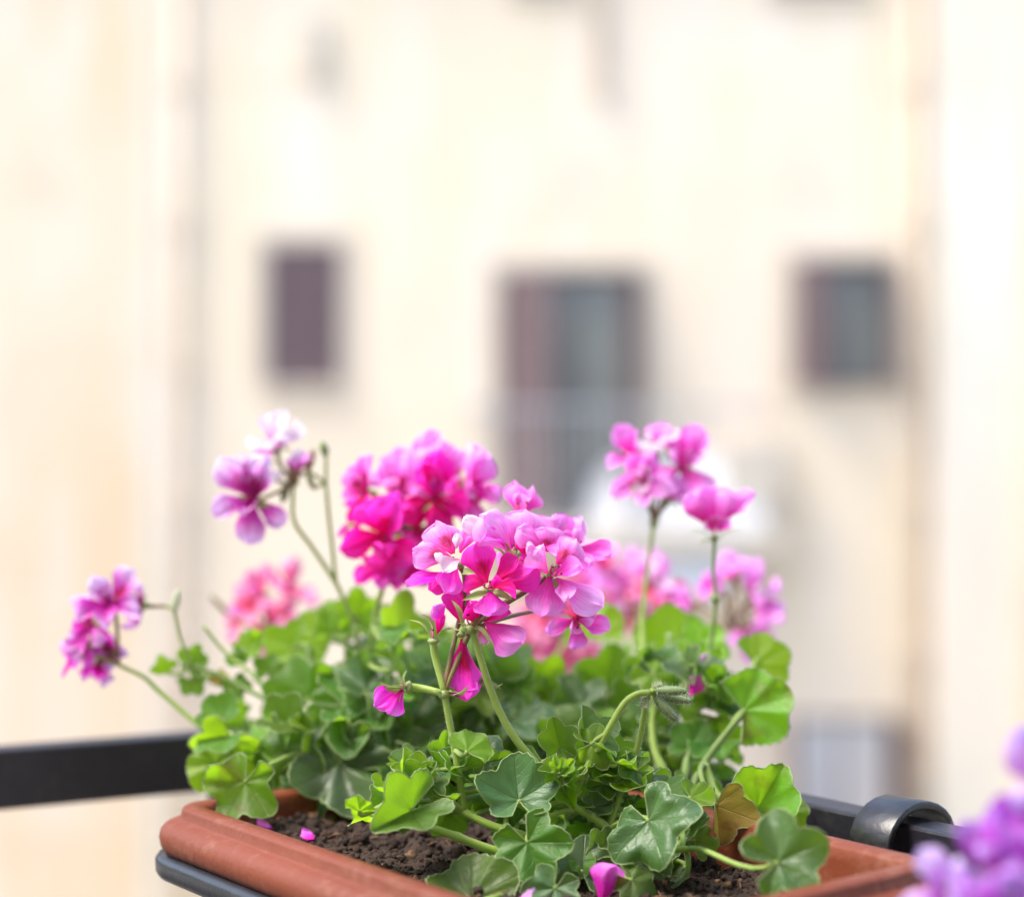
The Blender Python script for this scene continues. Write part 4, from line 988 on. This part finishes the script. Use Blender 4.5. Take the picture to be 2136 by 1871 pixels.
LB(800, 1560, .755, (.4, -.2, -.5), (.0, -.8, .7), 115, 'droop', 1, 'leaf')
LB(780, 1640, .745, (-.2, -.3, -.8), (.1, -.9, .3), 80, 'flat', 0, 'leaf_spot')
LB(850, 1520, .770, (.3, -.2, .2), (.0, -.7, .8), 105, 'cup', 1, 'leaf_blue')
LB(690, 1335, .820, (-.7, .2, .4), (-.3, -.7, .3), 100, 'fan', 0, 'leaf_young')
LB(612, 1352, .815, (-.6, 0, -.4), (-.2, -.9, .2), 82, 'flat', 1, 'leaf_young')
LB(745, 1285, .815, (.0, .1, 1), (.1, -.9, .2), 62, 'cup', 2, 'leaf_young')
LB(700, 1320, .820, (.3, .2, .7), (0, -.6, .7), 62, 'wavy', 2, 'leaf_young')
LB(820, 1310, .830, (.4, .1, .5), (0, -.7, .5), 72, 'flat', 0, 'leaf_young')
LB(760, 1345, .815, (.2, -.2, .2), (0, -.5, .85), 70, 'droop', 2, 'leaf_blue')
LB(745, 1415, .805, (-.6, 0, .2), (0, -.85, .4), 70, 'flat', 2, 'leaf')
LB(775, 1400, .805, (.3, -.3, .1), (.1, -.4, .9), 65, 'flat', 0, 'leaf_blue')
LB(348, 1402, .80, (-.9, -.1, .1), (0, -.7, .6), 40, 'fold', 0, 'leaf_young')
LB(405, 1385, .80, (.3, .1, .8), (-.2, -.9, .3), 44, 'cup', 0, 'leaf')
LB(400, 1420, .80, (.5, -.1, -.6), (.1, -.8, .5), 42, 'flat', 0, 'leaf')
LB(515, 1352, .805, (.7, .1, .5), (-.2, -.8, .4), 46, 'wavy', 1, 'leaf_young')
LB(500, 1385, .80, (-.7, .1, .2), (0, -.7, .6), 36, 'fold', 2, 'leaf')
LB(560, 1400, .80, (.2, .1, .8), (.1, -.9, .3), 46, 'flat', 2, 'leaf')
LB(500, 1440, .79, (-.5, 0, .2), (0, -.7, .7), 44, 'wavy', 1, 'leaf')
LB(455, 1410, .80, (.2, -.3, -.6), (0, -.8, .5), 26, 'curl', 1, 'leaf_dry')
fill(pB, [(430,1520),(520,1450),(620,1440),(700,1450),(760,1330),(860,1310),(960,1400),(970,1600),(840,1640),(640,1640),(520,1590)], 56, .76, .86, (.013, .021), ('leaf','leaf','leaf','leaf_blue','leaf_young'), [(690,1372,45,38),(670,1422,95,32)], random.Random(5), sep=40)

# ---- plant at the back middle
D0 = px(1187, 1722, .759)
pD = empty('geranium_plant', D0); rgD = random.Random(12)
tag(pD, 'geranium behind the sharp flower head, salmon-pink blooms just above its leaves', 'geranium')
branch(pD, [D0, px(1150, 1600, .79), px(1120, 1450, .83), px(1100, 1380, .86)], .0026, .0012)
branch(pD, [D0, px(1240, 1560, .82), px(1290, 1420, .85), px(1260, 1330, .86)], .0024, .0012)
branch(pD, [D0, px(1050, 1570, .79), px(985, 1430, .82), px(930, 1350, .83)], .0024, .0012)
H9 = px(1180, 1330, .95); H9b = px(1330, 1290, .96)
branch(pD, [px(1120, 1450, .83), px(1150, 1390, .90), H9], .0013, .0010, 'stem', 'flower_stem', 8, False)
branch(pD, [px(1290, 1420, .85), px(1310, 1360, .91), H9b], .0013, .0010, 'stem', 'flower_stem', 8, False)
for (u, v, a, s) in ((1130,1260,(-.4,-.8,.2),.021), (1200,1215,(0,-.6,.8),.022), (1255,1195,(.3,-.5,.8),.020), (1160,1330,(0,-.9,-.2),.021), (1230,1260,(.1,-.9,.3),.022), (1110,1320,(-.4,-.8,-.2),.018), (1210,1370,(.2,-.8,-.4),.019)):
    flower(pD, px(u, v, .965 + rgD.uniform(-.02, .02)), a, H9, s, rgD.choice([('salmon','pale','pale'), ('pale','pale','salmon'), ('salmon','salmon','pale')]), rg=rgD)
for (u, v, a, s) in ((1290,1230,(-.4,-.7,.4),.020), (1360,1225,(.3,-.6,.7),.021), (1320,1265,(0,-.9,.2),.020), (1390,1270,(.7,-.6,.1),.018), (1340,1190,(0,-.4,.9),.018)):
    flower(pD, px(u, v, .97 + rgD.uniform(-.02, .02)), a, H9b, s, rgD.choice([('salmon','pale','white'), ('pale','pale','salmon'), ('pale','pale','white')]), rg=rgD)
LD_ = lambda u, v, y, tip, n, r, kind, vv=0, mat='leaf': leaf(pD, px(u, v, y), tip, n, r*y/FPX, kind, vv, mat)
LD_(1240, 1330, .87, (-.1, .3, .8), (.0, -.75, .5), 90, 'fan', 2, 'leaf_young')
LD_(1060, 1420, .82, (.3, .1, .8), (0, -.85, .35), 85, 'wavy', 1, 'leaf_young')
LD_(1130, 1440, .815, (.4, .1, .7), (.1, -.9, .3), 80, 'wavy', 0, 'leaf_young')
LD_(1270, 1430, .81, (.1, .2, .9), (0, -.9, .3), 85, 'cup', 0, 'leaf')
LD_(1010, 1470, .79, (-.2, 0, .8), (0, -.7, .7), 85, 'droop', 0, 'leaf_blue')
LD_(1080, 1500, .785, (.5, -.1, .2), (0, -.6, .8), 80, 'curl', 0, 'leaf_blue')
LD_(1215, 1470, .79, (-.3, 0, .7), (.1, -.7, .6), 75, 'wavy', 1, 'leaf_blue')
LD_(960, 1400, .81, (-.3, .1, .6), (0, -.7, .7), 80, 'flat', 1, 'leaf_blue')
fill(pD, [(900,1330),(1000,1370),(1120,1400),(1220,1420),(1340,1390),(1380,1500),(1300,1600),(1140,1600),(1000,1600),(920,1480)], 58, .77, .87, (.012, .020), ('leaf','leaf','leaf_blue','leaf_young'), (), random.Random(6), sep=36)

# ---- plant on the right
C0 = px(1345, 1782, .706)
pC = empty('geranium_plant', C0); rgC = random.Random(19)
tag(pC, 'geranium on the strap side of the box, pale pink heads on tall thin stems', 'geranium')
branch(pC, [C0, px(1425, 1690, .728), px(1470, 1590, .74), px(1553, 1482, .745)], .0023, .0013, 'stem_dark')
branch(pC, [C0, px(1430, 1610, .745), px(1410, 1500, .77), px(1400, 1400, .79), px(1395, 1320, .80)], .0023, .0012)
branch(pC, [C0, px(1400, 1660, .735), px(1365, 1560, .75), px(1370, 1470, .76), px(1450, 1420, .77)], .0020, .0012, 'stem')
branch(pC, [px(1470, 1590, .74), px(1500, 1660, .72), px(1560, 1685, .705), px(1580, 1682, .70)], .0013, .0010, 'stem')
branch(pC, [px(1553, 1482, .745), px(1560, 1420, .77), px(1580, 1370, .785)], .0012, .0009, 'stem')
H7 = px(1490, 1133, .785); H6 = px(1364, 1093, .83); N7 = px(1493, 1250, .783); H8 = px(1520, 1320, .90)
branch(pC, [px(1430, 1610, .745), px(1450, 1490, .765), px(1478, 1370, .78), N7, px(1488, 1190, .784), H7], .0012, .0008, 'stem_dark', 'flower_stem', 8, False)
branch(pC, [px(1410, 1500, .77), px(1350, 1400, .80), px(1340, 1300, .82), px(1352, 1180, .828), H6], .0013, .0010, 'stem', 'flower_stem', 8, False)
branch(pC, [px(1400, 1400, .79), px(1470, 1370, .85), H8], .0012, .0009, 'stem', 'flower_stem', 8, False)
for hb in (N7, H6):
    mb = MB(); mb.ball(hb, .0021, 1, 8, 5)
    for k in range(5):
        a = k*1.26; r = Vector((math.cos(a), math.sin(a), .25)); sepal_to(mb, hb + r*.001, hb + r*.0045, .0018, (0, 0, 1), 1)
    mb.build('bract_whorl', MATS_F, pC, True)
f7 = flower_base(pC, H7 + Vector((0, 0, .004)), (0, -.3, 1), H7, .016, 5, rg=rgC, seplist=[(H7, px(1432, 1107, .783), .0016), (H7, px(1555, 1107, .787), .0014), (H7, px(1458, 1135, .78), .0022)], stamens=3)
for (b, t, n, w, v, mt) in (((1485,1105), (1460,1015), (.3, -1, .4), .020, 2, 'pink'), ((1492,1100), (1520,1020), (-.2, -1, .4), .019, 1, 'pale'), ((1500,1090), (1577,1030), (.2, -1, 1.0), .0075, 0, 'pale'), ((1490,1110), (1478,1080), (0, -1, .4), .009, 5, 'pale'), ((1498,1110), (1515,1078), (0, -1, .6), .008, 5, 'pink'), ((1486,1100), (1440,1030), (.5, -1, .5), .012, 1, 'pink')):
    petal(f7, px(*b, .782), px(*t, .780), Vector(n), w, v, mt)
for (u, v, dy, a, s, mt, op) in ((1325,950,-.004,(-.5,-.7,.5),.0165,('pale','pink','pale'),.9), (1372,925,.006,(-.1,-.4,.9),.0165,('white','pale','white'),.75), (1345,995,-.01,(-.2,-.8,.3),.017,('pale','pink','white'),.9),
                                  (1420,965,.0,(.4,-.75,.5),.020,('pale','pink','pale'),.95), (1395,1030,.004,(.3,-.5,.5),.014,('pale','pale','white'),.5)):
    flower(pC, px(u, v + 12, .83+dy), a, H6, s, mt, rg=rgC, openness=op)
bud(pC, px(1352, 1055, .83), px(1346, 1030, .83), .0032, H6, 1, M['sepal'], 20, rgC)
for (u, v, a, s, op) in ((1570,1250,(.5,-.5,.5),.019,.8), (1530,1210,(-.1,-.4,.9),.016,.5), (1560,1310,(.3,-.7,-.3),.017,.8), (1500,1230,(-.6,-.5,.4),.014,.5), (1590,1265,(.7,-.4,.2),.016,.7), (1450,1260,(-.7,-.4,.3),.013,.5)):
    flower(pC, px(u, v, .92 + rgC.uniform(-.012, .012)), a, H8, s, ('pale', 'pale', 'white'), rg=rgC, openness=op, sm=6, pm=6)
LC = lambda u, v, y, tip, n, r, kind, vv=0, mat='leaf', to=None: leaf(pC, px(u, v, y), tip, n, r*y/FPX, kind, vv, mat, to)
LC(1550, 1482, .745, (.80, -.1, .28), (-.1, -.92, .25), 108, 'fan', 1, 'leaf_spot')
LC(1575, 1385, .785, (.7, .1, .25), (0, -.85, .3), 84, 'fan', 0, 'leaf_young')
LC(1580, 1685, .70, (.50, .1, .75), (-.2, -.95, .1), 108, 'fanfold', 0, 'leaf_spot', px(1500, 1660, .72))
LC(1650, 1690, .71, (.5, 0, -.5), (.3, -.7, .6), 58, 'droop', 1, 'leaf_young', px(1560, 1685, .705))
LC(1400, 1355, .82, (-.1, .2, .9), (.0, -.85, .3), 104, 'fan', 0, 'leaf_young')
LC(1460, 1345, .80, (.5, .1, .5), (.0, -.8, .4), 70, 'flat', 2, 'leaf_young')
LC(1490, 1425, .775, (.2, .1, .9), (-.5, -.8, .2), 80, 'fold', 0, 'leaf_young')
LC(1515, 1455, .772, (.5, -.1, .1), (.2, -.6, .7), 62, 'curl', 2, 'leaf_blue')
LC(1340, 1405, .775, (.1, .1, 1), (.2, -.9, .2), 62, 'cup', 1, 'leaf_blue')
LC(1385, 1410, .775, (.3, .1, .9), (-.1, -.9, .3), 70, 'wavy', 2, 'leaf_blue')
LC(1440, 1390, .785, (-.4, .1, .8), (0, -.9, .2), 66, 'flat', 0, 'leaf_young')
LC(1440, 1560, .752, (.3, -.1, .6), (0, -.8, .4), 72, 'flat', 1, 'leaf')
LC(1500, 1545, .76, (.6, 0, .2), (.1, -.8, .4), 58, 'wavy', 0, 'leaf_young')
LC(1440, 1640, .74, (.2, -.1, -.6), (.2, -.9, .2), 74, 'fold', 1, 'leaf')
LC(1494, 1680, .690, (.1, -.1, -1), (.5, -.9, .1), 84, 'fold', 2, 'leaf_dry', px(1470, 1600, .738))
fill(pC, [(1300,1420),(1400,1350),(1500,1400),(1540,1460),(1510,1600),(1470,1690),(1400,1690),(1320,1620)], 34, .755, .81, (.010, .018), ('leaf','leaf','leaf_blue','leaf_young'), (), random.Random(9), sep=30)

# ---- purple flowers in the neighbouring box
E0 = pw(-.27, .45, SZ-.004)
pE = empty('geranium_plant', E0); rgE = random.Random(4)
tag(pE, 'purple and lilac geranium blurred in front of the box corner', 'geranium')
HE = px(2120, 1970, .475); HE2 = px(2230, 1800, .47)
branch(pE, [E0, px(2300, 2080, .50), px(2180, 2040, .49), HE], .0022, .0013)
branch(pE, [E0, px(2380, 2000, .50), px(2320, 1900, .48), HE2], .0022, .0013)
for (u, v, dy, a, s, mt) in ((1985,1858,.01,(-.6,-.7,.5),.0165,('purple','purple','purple_deep')), (2075,1822,.0,(-.1,-.7,.8),.020,('purple','purple_deep','purple')), (2175,1840,-.01,(.1,-.9,.4),.020,('purple','purple_deep','purple')),
                              (2065,1915,-.012,(-.3,-.9,.1),.020,('purple','purple_deep','purple')), (2150,1915,-.015,(.1,-.95,.1),.020,('purple','purple','purple_deep')), (2230,1880,0,(.5,-.7,.4),.020,('purple','purple_deep','purple'))):
    flower(pE, px(u, v + 14, .475+dy), a, HE, s*.94, mt, rg=rgE, extra=4)
for (u, v, a, s) in ((2185,1650,(-.5,-.7,.5),.020), (2250,1690,(.2,-.8,.5),.020), (2220,1610,(0,-.4,.9),.019), (2200,1720,(-.5,-.8,-.2),.018)):
    flower(pE, px(u + 12, v + 10, .47), a, HE2, s*.95, ('purple_deep', 'purple', 'purple'), rg=rgE)
for k in range(22):
    p = E0 + Vector((rgE.uniform(-.06, .09), rgE.uniform(-.10, .05), rgE.uniform(.015, .05)))
    u = CU + p.x/p.y*FPX; v = CV - (p.z-CZ)/p.y*FPX
    if u < 2200 and v < 1930: continue
    leaf(pE, p, Vector((rgE.gauss(0,1), rgE.gauss(0,1), 0)), Vector((rgE.gauss(0,.4), rgE.gauss(-.3,.4), .9)), rgE.uniform(.014, .021), rgE.choice(['flat','cup','wavy']), rgE.randrange(3), rgE.choice(['leaf','leaf_blue']))

# ------------------------------------------------------------------ fallen petals and scraps
def fallen(base, tip, nrm, w, v, mat, label):
    d = tip-base; o = put('fallen_petal', petaldata(v, mat), frame(base, d, nrm, w, d.length, d.length), None); tag(o, label, 'petal', None)
fallen(px(1252, 1885, .640), px(1282, 1804, .640), Vector((.2, -1, .1)), .0135, 3, 'magenta', 'bright magenta petal standing upright among leaves at the box edge')
fallen(px(1075, 1885, .628), px(1105, 1860, .622), Vector((0, -.6, 1)), .010, 1, 'pale', 'pale pink petal lying on the soil beneath the geranium leaves')
def on_soil(u, v):
    y = (CZ - (SZ + (.008 if u < 800 else .004)))*FPX/(v - CV); return px(u, v, y)
for (u, v, u2, v2, w, mt, lb) in ((535,1722,505,1700,.009,'pink','pink and white petal lying in the rounded corner of the box'), (570,1735,540,1722,.009,'magenta','magenta petal on the soil beside the rounded corner of the box'), (655,1748,632,1740,.007,'magenta','small magenta petal on the dark soil near the front rim'), (905,1742,880,1735,.005,'magenta','tiny magenta petal on the soil under the sprawling leaf stalks')):
    fallen(on_soil(u, v), on_soil(u2, v2) + Vector((0, 0, .002)), Vector((.1, -.5, 1)), w, 3, mt, lb)
fallen(px(1440, 1452, .748), px(1462, 1408, .752), Vector((0, -1, .2)), .009, 3, 'magenta', 'lilac petal caught between the leaves beside the hairy buds')
fallen(px(1470, 1400, .765), px(1475, 1365, .768), Vector((.2, -1, .2)), .006, 0, 'pale', 'small pink petal caught on a thin stem above the green leaves')
a = on_soil(1800, 1850); tw = MB(); tw.tube(smoothline([a + Vector((0, 0, -.002)), a + Vector((-.002, 0, .004)), a + Vector((-.001, .002, .010))], 4), [.0009]*8 + [.0011], 7)
tag(tw.build('twig', M['bark'], None, True), 'short brown twig stub sticking up from the soil', 'twig')
